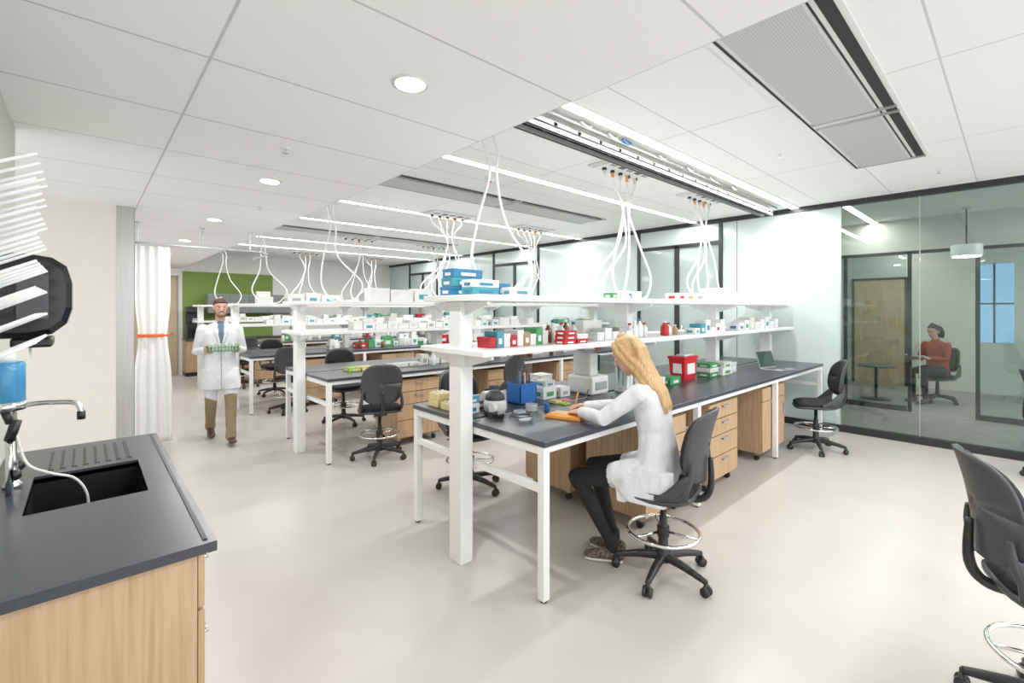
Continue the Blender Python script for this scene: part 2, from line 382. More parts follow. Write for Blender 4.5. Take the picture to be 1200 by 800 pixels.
for bi, yc in enumerate(YC):
    for xi, px in enumerate((4.15, 5.95)):
        place('ceiling_service_panel', pme, (px, yc+0.26, ZH))
        yh = yc+0.17
        hoses('utility_hoses', px, yc+0.26, [(-0.3, 0.06, px-0.46, yh, 1.752, -0.08, 0), (-0.16, 0.06, px-0.14, yh, 1.752, -0.16, 0), (-0.02, 0.06, px-0.30, yh, 1.752, -0.22, 0), (0.1, 0.06, px+0.10, yh, 1.752, 0.18, 0), (0.25, 0.06, px-0.30, yh, 1.752, 0.12, 0)] if bi < 2 else [(-0.16, 0.06, px-0.05, yh, 1.752, -0.14, 0), (-0.02, 0.06, px-0.25, yh, 1.752, -0.18, 0), (0.1, 0.06, px+0.05, yh, 1.752, 0.12, 0)])
    hoses('utility_hoses', 2.32, yc+0.25, [(0, 0, 2.42, yc+0.13, 1.752, 0.18, 0), (-0.08, 0.05, 2.34, yc+0.18, 1.752, -0.12, 0.05)], ZH-0.01)

# ------------------------------------------------------------------ benches (local y centred)
bm_ = MB('lab_bench')
X0, X1 = 1.885, 7.42
for (a, b) in ((-0.71, -0.03), (0.03, 0.71)):
    bm_.box(X0, X1, a, b, 0.882, 0.914, M_top, 0.004)
bm_.box(X0+0.02, X1-0.02, -0.03, 0.03, 0.86, 0.90, M_white)
LX = [1.90, 3.77, 5.64, 7.37]
for xx in LX:
    for s_ in (-1, 1):
        yy = s_*0.675
        bm_.box(xx-0.012, xx+0.038, yy-0.025, yy+0.025, 0.012, 0.882, M_white, 0.004)
        bm_.cyl((xx+0.013, yy, 0), 0.02, 0.014, M_black, 12)
    bm_.box(xx-0.008, xx+0.034, -0.65, 0.65, 0.835, 0.880, M_white)
    bm_.box(xx-0.005, xx+0.030, -0.65, 0.65, 0.615, 0.655, M_white)
for s_ in (-1, 1):
    bm_.box(X0+0.01, X1-0.01, s_*0.675-0.02, s_*0.675+0.02, 0.845, 0.881, M_white)
for i, xx in enumerate((1.78, 3.67, 5.54, 7.32)):
    bm_.box(xx, xx+0.10, -0.065, 0.065, 0.0, 1.71, M_white, 0.006)
    for zz, dp in ((1.37, 0.33), (1.705, 0.29)):
        for s_ in (-1, 1):
            vs = [V((xx+0.035, s_*0.06, zz)), V((xx+0.035, s_*dp, zz)), V((xx+0.035, s_*dp, zz-0.02)), V((xx+0.035, s_*0.06, zz-0.09)),
                  V((xx+0.055, s_*0.06, zz)), V((xx+0.055, s_*dp, zz)), V((xx+0.055, s_*dp, zz-0.02)), V((xx+0.055, s_*0.06, zz-0.09))]
            bm_.add(vs, [(0, 1, 2, 3), (7, 6, 5, 4), (0, 4, 5, 1), (1, 5, 6, 2), (2, 6, 7, 3), (3, 7, 4, 0)], M_white)
for zz, dp, th in ((1.37, 0.35, 0.035), (1.71, 0.31, 0.04)):
    for (a, b) in ((1.735, 3.70), (3.703, 5.57), (5.573, 7.44)):
        bm_.box(a, b, -dp, dp, zz, zz+th, M_white, 0.004)
bme = bm_.mesh()
for yc in YC: place('lab_bench', bme, (0, yc, 0))

def cabinet_mesh(wd, kind):
    k = MB('mobile_cabinet')
    D_ = 0.55; z0, z1 = 0.09, 0.80
    k.box(-wd/2, wd/2, 0.02, D_, z0, z1, M_oak)
    if kind == 'drawers': hs = [0.15, 0.15, 0.19, 0.21]
    else: hs = [0.15, 0.55]
    z = z1
    for h in hs:
        k.box(-wd/2+0.003, wd/2-0.003, 0.0, 0.02, z-h+0.005, z-0.004, M_oak, 0.002)
        hw = 0.06
        zz = z-0.04
        if kind == 'door' and h > 0.3: k.box(wd/2-0.06, wd/2-0.05, -0.02, 0.0, z-0.22, z-0.08, K['grey'])
        else:
            k.box(-hw, hw, -0.022, -0.012, zz-0.006, zz+0.006, K['grey']); k.box(-hw, -hw+0.01, -0.02, 0, zz-0.006, zz+0.006, K['grey']); k.box(hw-0.01, hw, -0.02, 0, zz-0.006, zz+0.006, K['grey'])
        z -= h
    k.box(-wd/2+0.01, wd/2-0.01, 0.012, 0.02, z0+0.01, z1-0.01, M_slot)
    for sx in (-1, 1):
        for yy in (0.08, D_-0.07):
            k.box(sx*(wd/2-0.06)-0.018, sx*(wd/2-0.06)+0.018, yy-0.02, yy+0.02, 0.055, 0.09, M_steel)
            k.cyl((sx*(wd/2-0.06)-0.014, yy, 0.03), 0.03, 0.028, M_black, 16, 'X')
    return k.mesh()
cabD = cabinet_mesh(0.62, 'drawers'); cabO = cabinet_mesh(0.70, 'door')
for bi, yc in enumerate(YC):
    yf = yc-0.64
    pos = [(3.35, cabD), (4.40, cabD), (5.72, cabO)] if bi == 0 else [(3.05, cabD), (4.5, cabO), (5.9, cabD)]
    for x, me in pos: place('mobile_cabinet', me, (x, yf, 0))
    for x, me in [(3.40, cabO), (4.5, cabD), (5.9, cabO)]: place('mobile_cabinet', me, (x, yc+0.64, 0), math.pi)

# ------------------------------------------------------------------ drafting chair (faces +Y)
R = math.radians
def chair_mesh(sz=0.58, ring=True):
    k = MB('drafting_chair')
    for i in range(5):
        a = math.radians(90+72*i+18); d = V((math.cos(a), math.sin(a), 0)); e = d*0.29
        k.tube([V((0, 0, 0.115))+d*0.02, V((0, 0, 0.105))+d*0.15, V((0, 0, 0.078))+d*0.29], [0.030, 0.024, 0.016], M_black, 10)
        t = V((-d.y, d.x, 0))
        for s_ in (-1, 1):
            c = e+t*s_*0.016
            k.tube([c+V((0, 0, 0.027))-t*0.009, c+V((0, 0, 0.027))+t*0.009], 0.027, M_black, 16, smooth_pts=False)
        k.tube([e+V((0, 0, 0.03)), e+V((0, 0, 0.085))], 0.010, M_black, 8, smooth_pts=False)
        k.tube([e-t*0.022+V((0, 0, 0.045)), e+V((0, 0, 0.06)), e+t*0.022+V((0, 0, 0.045))], 0.012, M_black, 8)
    k.rev([(0.045, 0.085), (0.045, 0.14), (0.03, 0.16), (0.03, 0.30), (0.024, 0.31), (0.024, 0.36), (0.018, 0.365), (0.018, sz-0.09)], (0, 0, 0), M_black, 18)
    zr = 0.27
    if ring:
        k.tube([(0.215*math.cos(a*math.pi/12), 0.215*math.sin(a*math.pi/12), zr) for a in range(24)], 0.011, M_chrome, 10, closed=True, sub=2)
        k.cyl((0, 0, zr-0.03), 0.038, 0.06, M_black, 18)
        for i in range(3):
            a = math.radians(30+120*i); k.tube([(0.03*math.cos(a), 0.03*math.sin(a), zr), (0.212*math.cos(a), 0.212*math.sin(a), zr)], 0.008, M_chrome, 8, smooth_pts=False)
    k.box(-0.07, 0.07, -0.10, 0.10, sz-0.10, sz-0.055, M_black, 0.01)
    k.tube([(0.05, 0, sz-0.075), (0.2, 0.01, sz-0.08), (0.25, 0.01, sz-0.085)], 0.006, M_black, 8)
    def seat(R_, drop, zt):
        def fn(u, v):
            rr = u; a = v*2*math.pi
            c, s = math.cos(a), math.sin(a)
            x = R_[0]*rr*math.copysign(abs(c)**0.62, c); y = R_[1]*rr*math.copysign(abs(s)**0.62, s)
            z = zt - drop*rr**4 - (0.02*(y/R_[1])**3 if y > 0 else 0) + (0.02*(abs(y)/R_[1])**2 if y < 0 else 0)
            return (x, y+0.01, z)
        return fn
    k.slab(seat((0.230, 0.222), 0.018, sz-0.04), 8, 32, 0.022, M_shell)
    k.slab(seat((0.218, 0.210), 0.016, sz-0.015), 8, 32, 0.045, M_fabric)
    def back(wd, hh, zc, off):
        def fn(u, v):
            rr = u; a = v*2*math.pi
            c, s = math.cos(a), math.sin(a)
            x = rr*math.copysign(abs(c)**0.55, c); t = rr*math.copysign(abs(s)**0.55, s)
            w_ = wd*(1.0-0.10*max(0, t)**1.5-0.06*max(0, -t)**2)
            y = -0.265-0.035*t+0.075*x*x+off-0.02*t*t
            return (x*w_, y, zc+t*hh)
        return fn
    k.slab(back(0.215, 0.215, sz+0.275, 0.0), 8, 36, 0.016, M_shell)
    k.slab(back(0.192, 0.190, sz+0.28, 0.020), 8, 36, 0.026, M_fabric)
    for s_ in (-1, 1):
        def wing(u, v, s_=s_):
            y = -0.02-0.185*u; h = 0.025+0.13*math.sin(u*math.pi*0.5)**2
            return (s_*(0.222-0.012*u+0.012*math.sin(v*3.14)), y-0.02*v*u, sz-0.045+0.03*u+h*v)
        k.slab(wing, 10, 5, 0.016, M_shell)
        k.tube([(s_*0.19, -0.05, sz-0.05), (s_*0.215, -0.16, sz+0.0), (s_*0.21, -0.215, sz+0.10), (s_*0.195, -0.225, sz+0.20)], [0.012, 0.018, 0.018, 0.010], M_shell, 8)
    k.tube([(0, -0.08, sz-0.075), (0, -0.22, sz-0.06), (0, -0.28, sz+0.02), (0, -0.28, sz+0.20)], [0.022, 0.022, 0.02, 0.014], M_black, 10)
    return k.mesh()
chm = chair_mesh()
CH = [(2.67, 1.50, R(12)), (2.62, 3.42, R(175)), (2.42, 4.82, R(-20)), (2.75, 6.60, R(170)), (2.42, 7.95, R(-15)), (2.7, 9.75, R(180)), (2.45, 11.1, R(10)), (6.35, 1.60, R(25)), (2.84, -0.13, R(200)), (6.84, -0.34, R(190)), (4.2, 4.75, R(10)), (5.2, 6.6, R(170))]
for x, y, r in CH: place('drafting_chair', chm, (x, y, 0), r)
place('office_chair', chair_mesh(0.48, False), (11.2, 0.95, 0), R(60))

# ------------------------------------------------------------------ sink counter (peninsula at left)
k = MB('sink_counter')
zt = 0.914
sx0, sx1, sy0, sy1 = -0.17, 0.19, 2.42, 2.95
X_a, X_b, Y_a, Y_b = -0.298, 0.312, 1.745, 3.51
k.box(X_a, sx0, Y_a, Y_b, zt-0.032, zt, M_top); k.box(sx1, X_b, Y_a, Y_b, zt-0.032, zt, M_top)
k.box(sx0, sx1, Y_a, sy0, zt-0.032, zt, M_top); k.box(sx0, sx1, sy1, Y_b, zt-0.032, zt, M_top)
M_sink = mat('sink_black', (0.012, 0.012, 0.014), 0.4)
k.box(sx0-0.01, sx0, sy0, sy1, zt-0.26, zt-0.012, M_sink); k.box(sx1, sx1+0.01, sy0, sy1, zt-0.26, zt-0.012, M_sink)
k.box(sx0, sx1, sy0-0.01, sy0, zt-0.26, zt-0.012, M_sink); k.box(sx0, sx1, sy1, sy1+0.01, zt-0.26, zt-0.012, M_sink)
k.box(sx0, sx1, sy0, sy1, zt-0.27, zt-0.26, M_sink); k.cyl((0.01, 2.7, zt-0.262), 0.04, 0.006, M_steel)
k.box(X_b-0.034, X_b-0.022, Y_a+0.03, Y_b-0.03, zt, zt+0.0035, M_sink)
for i in range(8):
    x = -0.13+i*0.04; k.box(x, x+0.010, 3.02, 3.40, zt, zt+0.002, M_sink); k.box(x+0.012, x+0.020, 3.02, 3.40, zt, zt+0.004, M_top)
k.box(-0.29, 0.262, Y_a+0.025, Y_b-0.02, 0.0, zt-0.28, M_oak2)
k.box(-0.29, 0.262, Y_a+0.025, sy0-0.03, zt-0.28, zt-0.033, M_oak2); k.box(-0.29, 0.262, sy1+0.03, Y_b-0.02, zt-0.28, zt-0.033, M_oak2)
k.box(0.235, 0.262, sy0-0.03, sy1+0.03, zt-0.28, zt-0.033, M_oak2)
for yy in (1.777, 2.35, 2.93):
    for (a, b) in ((0.10, 0.69), (0.70, 0.872)):
        k.box(0.265, 0.284, yy, yy+0.565, a, b, M_oak2, 0.002)
        hz = b-0.05 if b > 0.8 else b-0.12
        k.tube([(0.284, yy+0.08, hz), (0.302, yy+0.08, hz), (0.302, yy+0.2, hz), (0.284, yy+0.2, hz)], 0.005, M_chrome, 8, smooth_pts=False)
k.done()
k = MB('sink_faucet')
fx, fy = -0.225, 2.84
k.rev([(0.032, 0), (0.032, 0.015), (0.02, 0.03), (0.016, 0.10), (0.018, 0.12), (0.013, 0.14), (0.013, 0.33), (0.018, 0.34), (0.018, 0.38), (0.010, 0.39)], (fx, fy, zt), M_chrome, 16)
k.tube([(fx, fy, zt+0.33), (fx+0.06, fy-0.02, zt+0.345), (fx+0.15, fy-0.05, zt+0.345), (fx+0.195, fy-0.065, zt+0.335), (fx+0.21, fy-0.07, zt+0.30), (fx+0.21, fy-0.07, zt+0.285)], 0.010, M_chrome, 12)
k.tube([(fx+0.21, fy-0.07, zt+0.30), (fx+0.21, fy-0.07, zt+0.265)], 0.015, M_black, 12, smooth_pts=False)
for s_ in (-1, 1):
    k.tube([(fx, fy, zt+0.06), (fx+0.01, fy+s_*0.07, zt+0.065)], 0.011, M_chrome, 10, smooth_pts=False)
    k.rev([(0.012, 0), (0.022, 0.01), (0.022, 0.03), (0.012, 0.04)], (fx+0.01, fy+s_*0.08, zt+0.05), M_black, 12)
k.tube([(fx, fy-0.12, zt+0.0), (fx, fy-0.12, zt+0.22)], 0.012, M_chrome, 10, smooth_pts=False)
k.tube([(fx, fy-0.12, zt+0.22), (fx+0.02, fy-0.12, zt+0.30)], 0.017, M_black, 10, smooth_pts=False)
k.tube([(fx+0.02, fy-0.12, zt+0.24), (fx+0.05, fy-0.13, zt+0.12), (fx+0.12, fy-0.15, zt+0.07), (fx+0.19, fy-0.14, zt+0.03), (fx+0.23, fy-0.12, zt-0.06), (fx+0.23, fy-0.10, zt-0.2)], 0.005, M_cable, 8)
k.done()
k = MB('paper_towel_dispenser')
prof = [(0.0, 1.545), (0.14, 1.545), (0.20, 1.56), (0.242, 1.60), (0.258, 1.66), (0.258, 1.77), (0.242, 1.835), (0.20, 1.868), (0.12, 1.88), (0.0, 1.88)]
n = len(prof); vs = [V((-0.30+p, yy, z)) for yy in (2.64, 2.90) for p, z in prof]
vs += [V((-0.30+0.13+(p-0.13)*0.86, yy, 1.715+(z-1.715)*0.86)) for yy in (2.620, 2.915) for p, z in prof]
fs = [tuple(range(2*n, 3*n))[::-1], tuple(range(3*n, 4*n))]
for i in range(n):
    j = (i+1) % n
    fs += [(i, j, n+j, n+i), (i, j, 2*n+j, 2*n+i), (n+i, n+j, 3*n+j, 3*n+i)]
k.add(vs, fs, mat('gloss_black', (0.012, 0.012, 0.014), 0.12))
k.box(-0.22, -0.10, 2.66, 2.86, 1.505, 1.545, M_black, 0.01); k.box(-0.17, -0.168, 2.66, 2.86, 1.45, 1.51, K['paper'])
k.box(-0.20, -0.11, 2.612, 2.620, 1.62, 1.80, K['dgrey'], 0.003)
k.done()
k = MB('drying_rack')
k.box(-0.30, -0.285, 1.75, 2.35, 1.42, 2.12, M_white, 0.004)
for r_ in range(8):
    for c in range(5):
        z = 1.47+r_*0.075; y = 1.82+c*0.115+(0.03 if r_ % 2 else 0)
        k.tube([(-0.29, y, z), (-0.10, y, z+0.10)], [0.006, 0.0045], M_white, 8, smooth_pts=False)
k.done()
k = MB('soap_dispenser')
k.box(-0.30, -0.28, 2.38, 2.50, 1.28, 1.50, M_white, 0.004)
k.rev([(0.045, 1.32), (0.055, 1.33), (0.055, 1.46), (0.05, 1.47)], (-0.215, 2.44, 0), mat('blue_soap', (0.05, 0.26, 0.48), 0.15), 20)
k.rev([(0.057, 1.30), (0.057, 1.33)], (-0.215, 2.44, 0), M_chrome, 20); k.rev([(0.03, 1.47), (0.03, 1.50), (0.015, 1.51)], (-0.215, 2.44, 0), M_white, 16)
k.tube([(-0.215, 2.44, 1.30), (-0.20, 2.44, 1.25)], 0.012, M_black, 8, smooth_pts=False)
k.box(-0.28, -0.2, 2.42, 2.46, 1.295, 1.31, M_chrome)
k.done()

k = MB('privacy_curtain')
def cur(u, v):
    z = 0.04+v*2.38; pinch = 1-0.22*math.exp(-((z-1.32)/0.30)**2); wd = (0.165+0.025*(1-v))*pinch
    return (0.60+(u-0.5)*2*wd, 7.08+0.020*math.sin(u*math.pi*8+v*0.9)*pinch+0.03*math.sin(u*5+1), z)
k.slab(cur, 66, 30, 0.004, M_curtain)
k.tube([(0.60+0.138*math.cos(a*math.pi/8), 7.09+0.052*math.sin(a*math.pi/8), 1.34) for a in range(16)], 0.020, M_orange, 8, closed=True, sub=2)
k.done()
k = MB('curtain_track')
k.tube([(0.42, 7.08, 2.45), (1.6, 7.08, 2.45), (1.85, 7.2, 2.45), (1.95, 7.5, 2.45), (1.95, 8.2, 2.45)], 0.013, M_alu, 10)
for x in (0.45, 1.1, 1.65): k.cyl((x, 7.08, 2.45), 0.006, ZL-2.45, M_alu, 8); k.cyl((x, 7.08, ZL-0.01), 0.03, 0.01, M_alu, 12)
k.done()

k = MB('kitchenette_cabinets')
k.box(1.80, 2.25, 13.72, 14.26, 0.1, 0.88, M_oak); k.box(1.80, 2.25, 13.76, 14.26, 0, 0.1, M_black); k.box(2.3, 4.6, 13.70, 14.26, 0.1, 0.88, M_oak); k.box(2.3, 4.6, 13.74, 14.26, 0, 0.1, M_black)
k.box(1.78, 4.62, 13.68, 14.26, 0.88, 0.92, M_top)
for i in range(5): k.box(2.31+i*0.46, 2.75+i*0.46, 13.685, 13.70, 0.12, 0.86, M_oak, 0.003)
k.box(1.82, 2.23, 13.705, 13.72, 0.12, 0.86, M_oak, 0.003)
k.box(2.3, 4.6, 13.95, 14.26, 1.55, 2.05, K['grey'])
for i in range(5): k.box(2.31+i*0.46, 2.75+i*0.46, 13.93, 13.95, 1.56, 2.04, mat('grey_door', (0.22, 0.24, 0.24), 0.4), 0.003)
k.done()
k = MB('microwave_oven'); k.box(1.82, 2.24, 13.80, 14.2, 0.921, 1.25, M_black, 0.008); k.box(1.85, 2.11, 13.79, 13.80, 0.96, 1.21, mat('gloss_black', (0.012,)*3, 0.12)); k.box(2.13, 2.22, 13.79, 13.80, 0.96, 1.21, K['grey']); k.tube([(2.12, 13.785, 0.97), (2.12, 13.77, 1.0), (2.12, 13.77, 1.17), (2.12, 13.785, 1.2)], 0.006, M_chrome); k.done()
k = MB('coffee_machine'); k.box(1.84, 2.2, 13.9, 14.2, 1.252, 1.30, M_black, 0.006); k.box(1.84, 2.2, 14.05, 14.2, 1.30, 1.72, M_black, 0.01); k.box(1.84, 2.2, 13.9, 14.06, 1.58, 1.72, M_black, 0.01); k.rev([(0.06, 0), (0.07, 0.06), (0.05, 0.13)], (2.02, 13.97, 1.30), K['grey'], 16); k.done()

# ------------------------------------------------------------------ items on benches
def sbox(k, x, y, z, w_, d, h, c, lab=None):
    k.box(x, x+w_, y, y+d, z, z+h*0.72, K[c], 0.002); k.box(x-0.002, x+w_+0.002, y-0.002, y+d+0.002, z+h*0.70, z+h, K[c], 0.002)
    if lab:
        k.box(x+w_*0.25, x+w_*0.75, y-0.0035, y-0.001, z+h*0.22, z+h*0.58, K[lab]); k.box(x-0.0035, x-0.001, y+d*0.25, y+d*0.75, z+h*0.22, z+h*0.58, K[lab])
US, LS, BT = 1.751, 1.406, 0.915
def bottle(k, x, y, z, r, h, c, cap='white'):
    k.rev([(r*0.9, 0), (r, 0.005), (r, h*0.62), (r*0.4, h*0.78), (r*0.4, h*0.88)], (x, y, z), K[c], 14); k.rev([(r*0.5, h*0.87), (r*0.5, h)], (x, y, z), K[cap], 14)
k = MB('glove_boxes')
for i in range(3): sbox(k, 1.80+0.01*i, 2.56, US+i*0.062, 0.25, 0.13, 0.06, 'teal' if i % 2 else 'blue', 'white')
for i in range(2): sbox(k, 1.83, 2.36, US+i*0.052, 0.22, 0.12, 0.05, 'white' if i else 'teal', 'blue')
sbox(k, 2.12, 2.46, US, 0.12, 0.12, 0.09, 'blue', 'white'); sbox(k, 2.14, 2.33, US, 0.2, 0.1, 0.06, 'white', 'teal')
k.done()
k = MB('storage_cartons')
sbox(k, 2.92, 2.40, US, 0.24, 0.17, 0.13, 'white'); sbox(k, 5.35, 2.28, US, 0.40, 0.26, 0.15, 'white', 'offw'); sbox(k, 5.80, 2.30, US, 0.25, 0.2, 0.12, 'white')
sbox(k, 4.35, 2.28, US, 0.16, 0.14, 0.07, 'white', 'red'); sbox(k, 4.53, 2.28, US, 0.16, 0.14, 0.07, 'white', 'orange'); sbox(k, 4.72, 2.28, US, 0.2, 0.14, 0.08, 'offw', 'grey')
sbox(k, 6.4, 2.30, US, 0.3, 0.22, 0.10, 'white', 'offw')
k.done()
k = MB('reagent_boxes')
for i, c in enumerate(['green', 'white', 'white', 'teal', 'white', 'white']): sbox(k, 3.22+i*0.085, 2.27+0.03*(i % 2), US, 0.07, 0.09, 0.045+0.012*(i % 3), c, 'white')
k.done()
k = MB('reagent_boxes'); x = 1.92
for i, c in enumerate(['red', 'teal', 'white', 'red', 'white', 'brown', 'white', 'green', 'offw']):
    h = 0.07+0.05*((i*37) % 10)/10; sbox(k, x, 2.30, LS, 0.055, 0.13, h, c, 'white' if i % 2 else None); x += 0.062
k.done()
k = MB('kit_boxes')
for i in range(3): sbox(k, 2.52+0.005*i, 2.18, LS+0.033*i, 0.12, 0.10, 0.032, 'red', 'white')
for i in range(2): sbox(k, 2.66, 2.18, LS+0.035*i, 0.12, 0.10, 0.033, 'red' if i != 1 else 'white', 'white')
k.done()
k = MB('reagent_bottles')
for i in range(5): bottle(k, 2.60+i*0.075, 2.42+0.02*(i % 2), LS, 0.03, 0.15+0.02*(i % 2), ['amber', 'white', 'clear', 'amber', 'offw'][i], ['white', 'blue', 'red', 'white', 'blue'][i])
for i in range(4): bottle(k, 3.52+i*0.08, 2.30, LS, 0.03, 0.13+0.02*(i % 3), ['clear', 'white', 'white', 'clear'][i], ['red', 'white', 'blue', 'red'][i])
bottle(k, 4.12, 2.3, LS, 0.040, 0.14, 'red', 'white'); bottle(k, 4.22, 2.32, LS, 0.04, 0.12, 'clear', 'red'); bottle(k, 4.32, 2.3, LS, 0.03, 0.1, 'brown', 'white')
k.done()
k = MB('pipette_tip_boxes')
for i in range(5): sbox(k, 2.98+i*0.10, 2.24, LS, 0.09, 0.12, 0.07+0.03*(i % 2), 'grey' if i == 3 else 'clear', 'white')
sbox(k, 3.0, 2.40, LS, 0.25, 0.15, 0.16, 'offw')
for i in range(6): sbox(k, 4.55+i*0.12, 2.2, LS, 0.10, 0.12, 0.06+0.04*(i % 3), ['white', 'teal', 'white', 'white', 'white', 'white'][i], ['teal', 'white', 'blue', 'white', 'red', 'white'][i])
for i in range(8): sbox(k, 5.7+i*0.17, 2.22, LS, 0.14, 0.14, 0.09+0.03*(i % 3), ['white', 'white', 'offw', 'white', 'white', 'white', 'white', 'white'][i], ['blue', 'green', 'white', 'offw', 'white', 'teal', 'offw', 'white'][i])
k.done()
k = MB('foam_tube_racks')
for (x, y, z) in ((1.95, 2.95, BT), (1.95, 2.78, BT), (2.12, 3.0, BT), (1.96, 2.95, BT+0.052), (2.10, 2.84, BT)):
    k.box(x, x+0.13, y, y+0.13, z, z+0.05, K['yellow'], 0.004)
    for i in range(3):
        for j in range(3): k.cyl((x+0.025+i*0.04, y+0.025+j*0.04, z+0.05), 0.012, 0.008, K['white'], 8)
k.done()
k = MB('glove_boxes'); sbox(k, 1.97, 2.62, BT, 0.12, 0.13, 0.07, 'white', 'blue'); sbox(k, 1.97, 2.62, BT+0.072, 0.12, 0.12, 0.05, 'teal', 'white'); k.done()
k = MB('mini_centrifuge')
k.rev([(0.075, 0), (0.085, 0.01), (0.085, 0.06), (0.075, 0.08)], (2.22, 2.60, BT), K['white'], 24); k.rev([(0.074, 0.08), (0.07, 0.11), (0.045, 0.14), (0.01, 0.15)], (2.22, 2.60, BT), K['dgrey'], 24); k.cyl((2.14, 2.55, BT+0.03), 0.01, 0.02, K['red'], 10, 'Y'); k.done()
k = MB('vortex_mixer')
k.box(2.28, 2.42, 2.70, 2.84, BT, BT+0.10, K['offw'], 0.012); k.rev([(0.03, 0.10), (0.022, 0.12), (0.04, 0.135), (0.04, 0.15)], (2.35, 2.77, BT), K['dgrey'], 18); k.done()
k = MB('storage_bin')
for (a, b, c, d) in ((2.48, 2.66, 2.60, 2.606), (2.48, 2.66, 2.754, 2.76), (2.48, 2.486, 2.60, 2.76), (2.654, 2.66, 2.60, 2.76)): k.box(a, b, c, d, BT, BT+0.16, K['binblue'])
k.box(2.48, 2.66, 2.60, 2.76, BT, BT+0.006, K['binblue']); k.box(2.47, 2.67, 2.59, 2.60, BT+0.145, BT+0.16, K['binblue'])
for i in range(7):
    a = V((2.50+0.022*i, 2.64+0.015*(i % 3), BT+0.01)); k.tube([a, a+V((0.01*(i % 3-1), 0.01, 0.21+0.015*(i % 3)))], 0.007, K[['dgrey', 'blue', 'grey', 'dgrey', 'white', 'red', 'dgrey'][i]], 8, smooth_pts=False)
k.done()
k = MB('tissue_boxes'); sbox(k, 2.76, 2.62, BT, 0.16, 0.13, 0.10, 'white', 'green'); sbox(k, 2.95, 2.6, BT, 0.12, 0.12, 0.08, 'white', 'grey'); sbox(k, 2.78, 2.62, BT+0.10, 0.12, 0.11, 0.05, 'offw', 'teal'); k.done()
k = MB('sticky_note_pads')
for (x, y, c, h) in ((2.72, 2.45, 'yellow', 0.02), (2.82, 2.44, 'pink', 0.015), (2.72, 2.36, 'lime', 0.012)): k.box(x, x+0.075, y, y+0.075, BT, BT+h, K[c], 0.001)
k.done()
k = MB('tape_dispenser'); k.box(2.06, 2.12, 2.38, 2.54, BT, BT+0.03, M_black, 0.006); k.cyl((2.075, 2.47, BT+0.055), 0.032, 0.03, K['white'], 20, 'X'); k.box(2.06, 2.12, 2.375, 2.385, BT+0.03, BT+0.05, K['grey']); k.done()
k = MB('tube_boxes')
for i, c in enumerate(['binblue', 'white', 'offw']): sbox(k, 2.90+i*0.012, 2.80, BT+0.056*i, 0.14, 0.14, 0.055, c, 'white')
sbox(k, 2.12, 2.71, BT, 0.10, 0.09, 0.06, 'dgrey', 'white'); k.done()
k = MB('benchtop_spectrophotometer')
k.box(3.20, 3.44, 2.46, 2.74, BT, BT+0.16, K['white'], 0.02); k.box(3.22, 3.34, 2.50, 2.70, BT+0.16, BT+0.36, K['offw'], 0.02); k.box(3.35, 3.36, 2.5, 2.70, BT+0.2, BT+0.34, K['screen'])
k.box(3.24, 3.40, 2.452, 2.462, BT+0.04, BT+0.11, K['grey'], 0.004); k.tube([(3.2, 2.5, BT+0.05), (3.1, 2.44, BT+0.012), (3.0, 2.3, BT+0.01), (3.12, 2.2, BT+0.01), (3.25, 2.3, BT+0.01)], 0.005, K['dgrey'], 8); k.done()
k = MB('pipette_stand')
k.cyl((3.60, 2.42, BT), 0.08, 0.012, K['grey'], 24); k.cyl((3.60, 2.42, BT), 0.01, 0.30, M_chrome, 10); k.cyl((3.60, 2.42, BT+0.27), 0.06, 0.015, K['grey'], 20)
for i in range(5):
    a = 2*math.pi*i/5; p = V((3.60+0.065*math.cos(a), 2.42+0.065*math.sin(a), BT)); k.tube([p+V((0, 0, 0.33)), p+V((0, 0, 0.28)), p+V((0, 0, 0.16)), p+V((0, 0, 0.06))], [0.012, 0.014, 0.008, 0.003], K[['white', 'blue', 'offw', 'green', 'white'][i]], 8)
k.done()
k = MB('sharps_container')
vs = []
for z, s in ((0, 0.85), (0.22, 1.0)):
    for sx, sy in ((-1, -1), (1, -1), (1, 1), (-1, 1)): vs.append(V((4.72+sx*0.14*s, 2.42+sy*0.09*s, BT+z)))
k.add(vs, [(3, 2, 1, 0), (4, 5, 6, 7), (0, 1, 5, 4), (1, 2, 6, 5), (2, 3, 7, 6), (3, 0, 4, 7)], K['sharps'])
k.box(4.57, 4.87, 2.32, 2.52, BT+0.22, BT+0.245, K['sharps'], 0.006); k.box(4.62, 4.82, 2.35, 2.45, BT+0.245, BT+0.265, K['clear'], 0.005); k.box(4.64, 4.80, 2.326, 2.338, BT+0.06, BT+0.17, K['paper']); k.box(4.578, 4.60, 2.37, 2.46, BT+0.07, BT+0.17, K['paper']); k.done()
k = MB('kit_boxes')
for i in range(3): sbox(k, 5.0, 2.25, BT+0.05*i, 0.2, 0.15, 0.048, ['green', 'white', 'green'][i], 'white')
sbox(k, 5.25, 2.22, BT, 0.25, 0.2, 0.08, 'white', 'green'); sbox(k, 5.28, 2.22, BT+0.081, 0.2, 0.16, 0.06, 'offw', 'green'); sbox(k, 5.55, 2.25, BT, 0.15, 0.15, 0.12, 'clear', 'white'); sbox(k, 3.95, 2.3, BT, 0.18, 0.12, 0.09, 'white', 'green'); sbox(k, 4.2, 2.28, BT, 0.2, 0.14, 0.07, 'green', 'white')
sbox(k, 4.98, 2.5, BT, 0.18, 0.14, 0.2, 'offw', 'red')
k.done()
k = MB('laptop')
k.box(-0.17, 0.17, -0.12, 0.12, 0, 0.016, K['grey'], 0.004); k.box(-0.15, 0.15, -0.03, 0.10, 0.016, 0.018, K['dgrey']); k.box(-0.05, 0.05, -0.11, -0.04, 0.016, 0.0175, K['dgrey'])
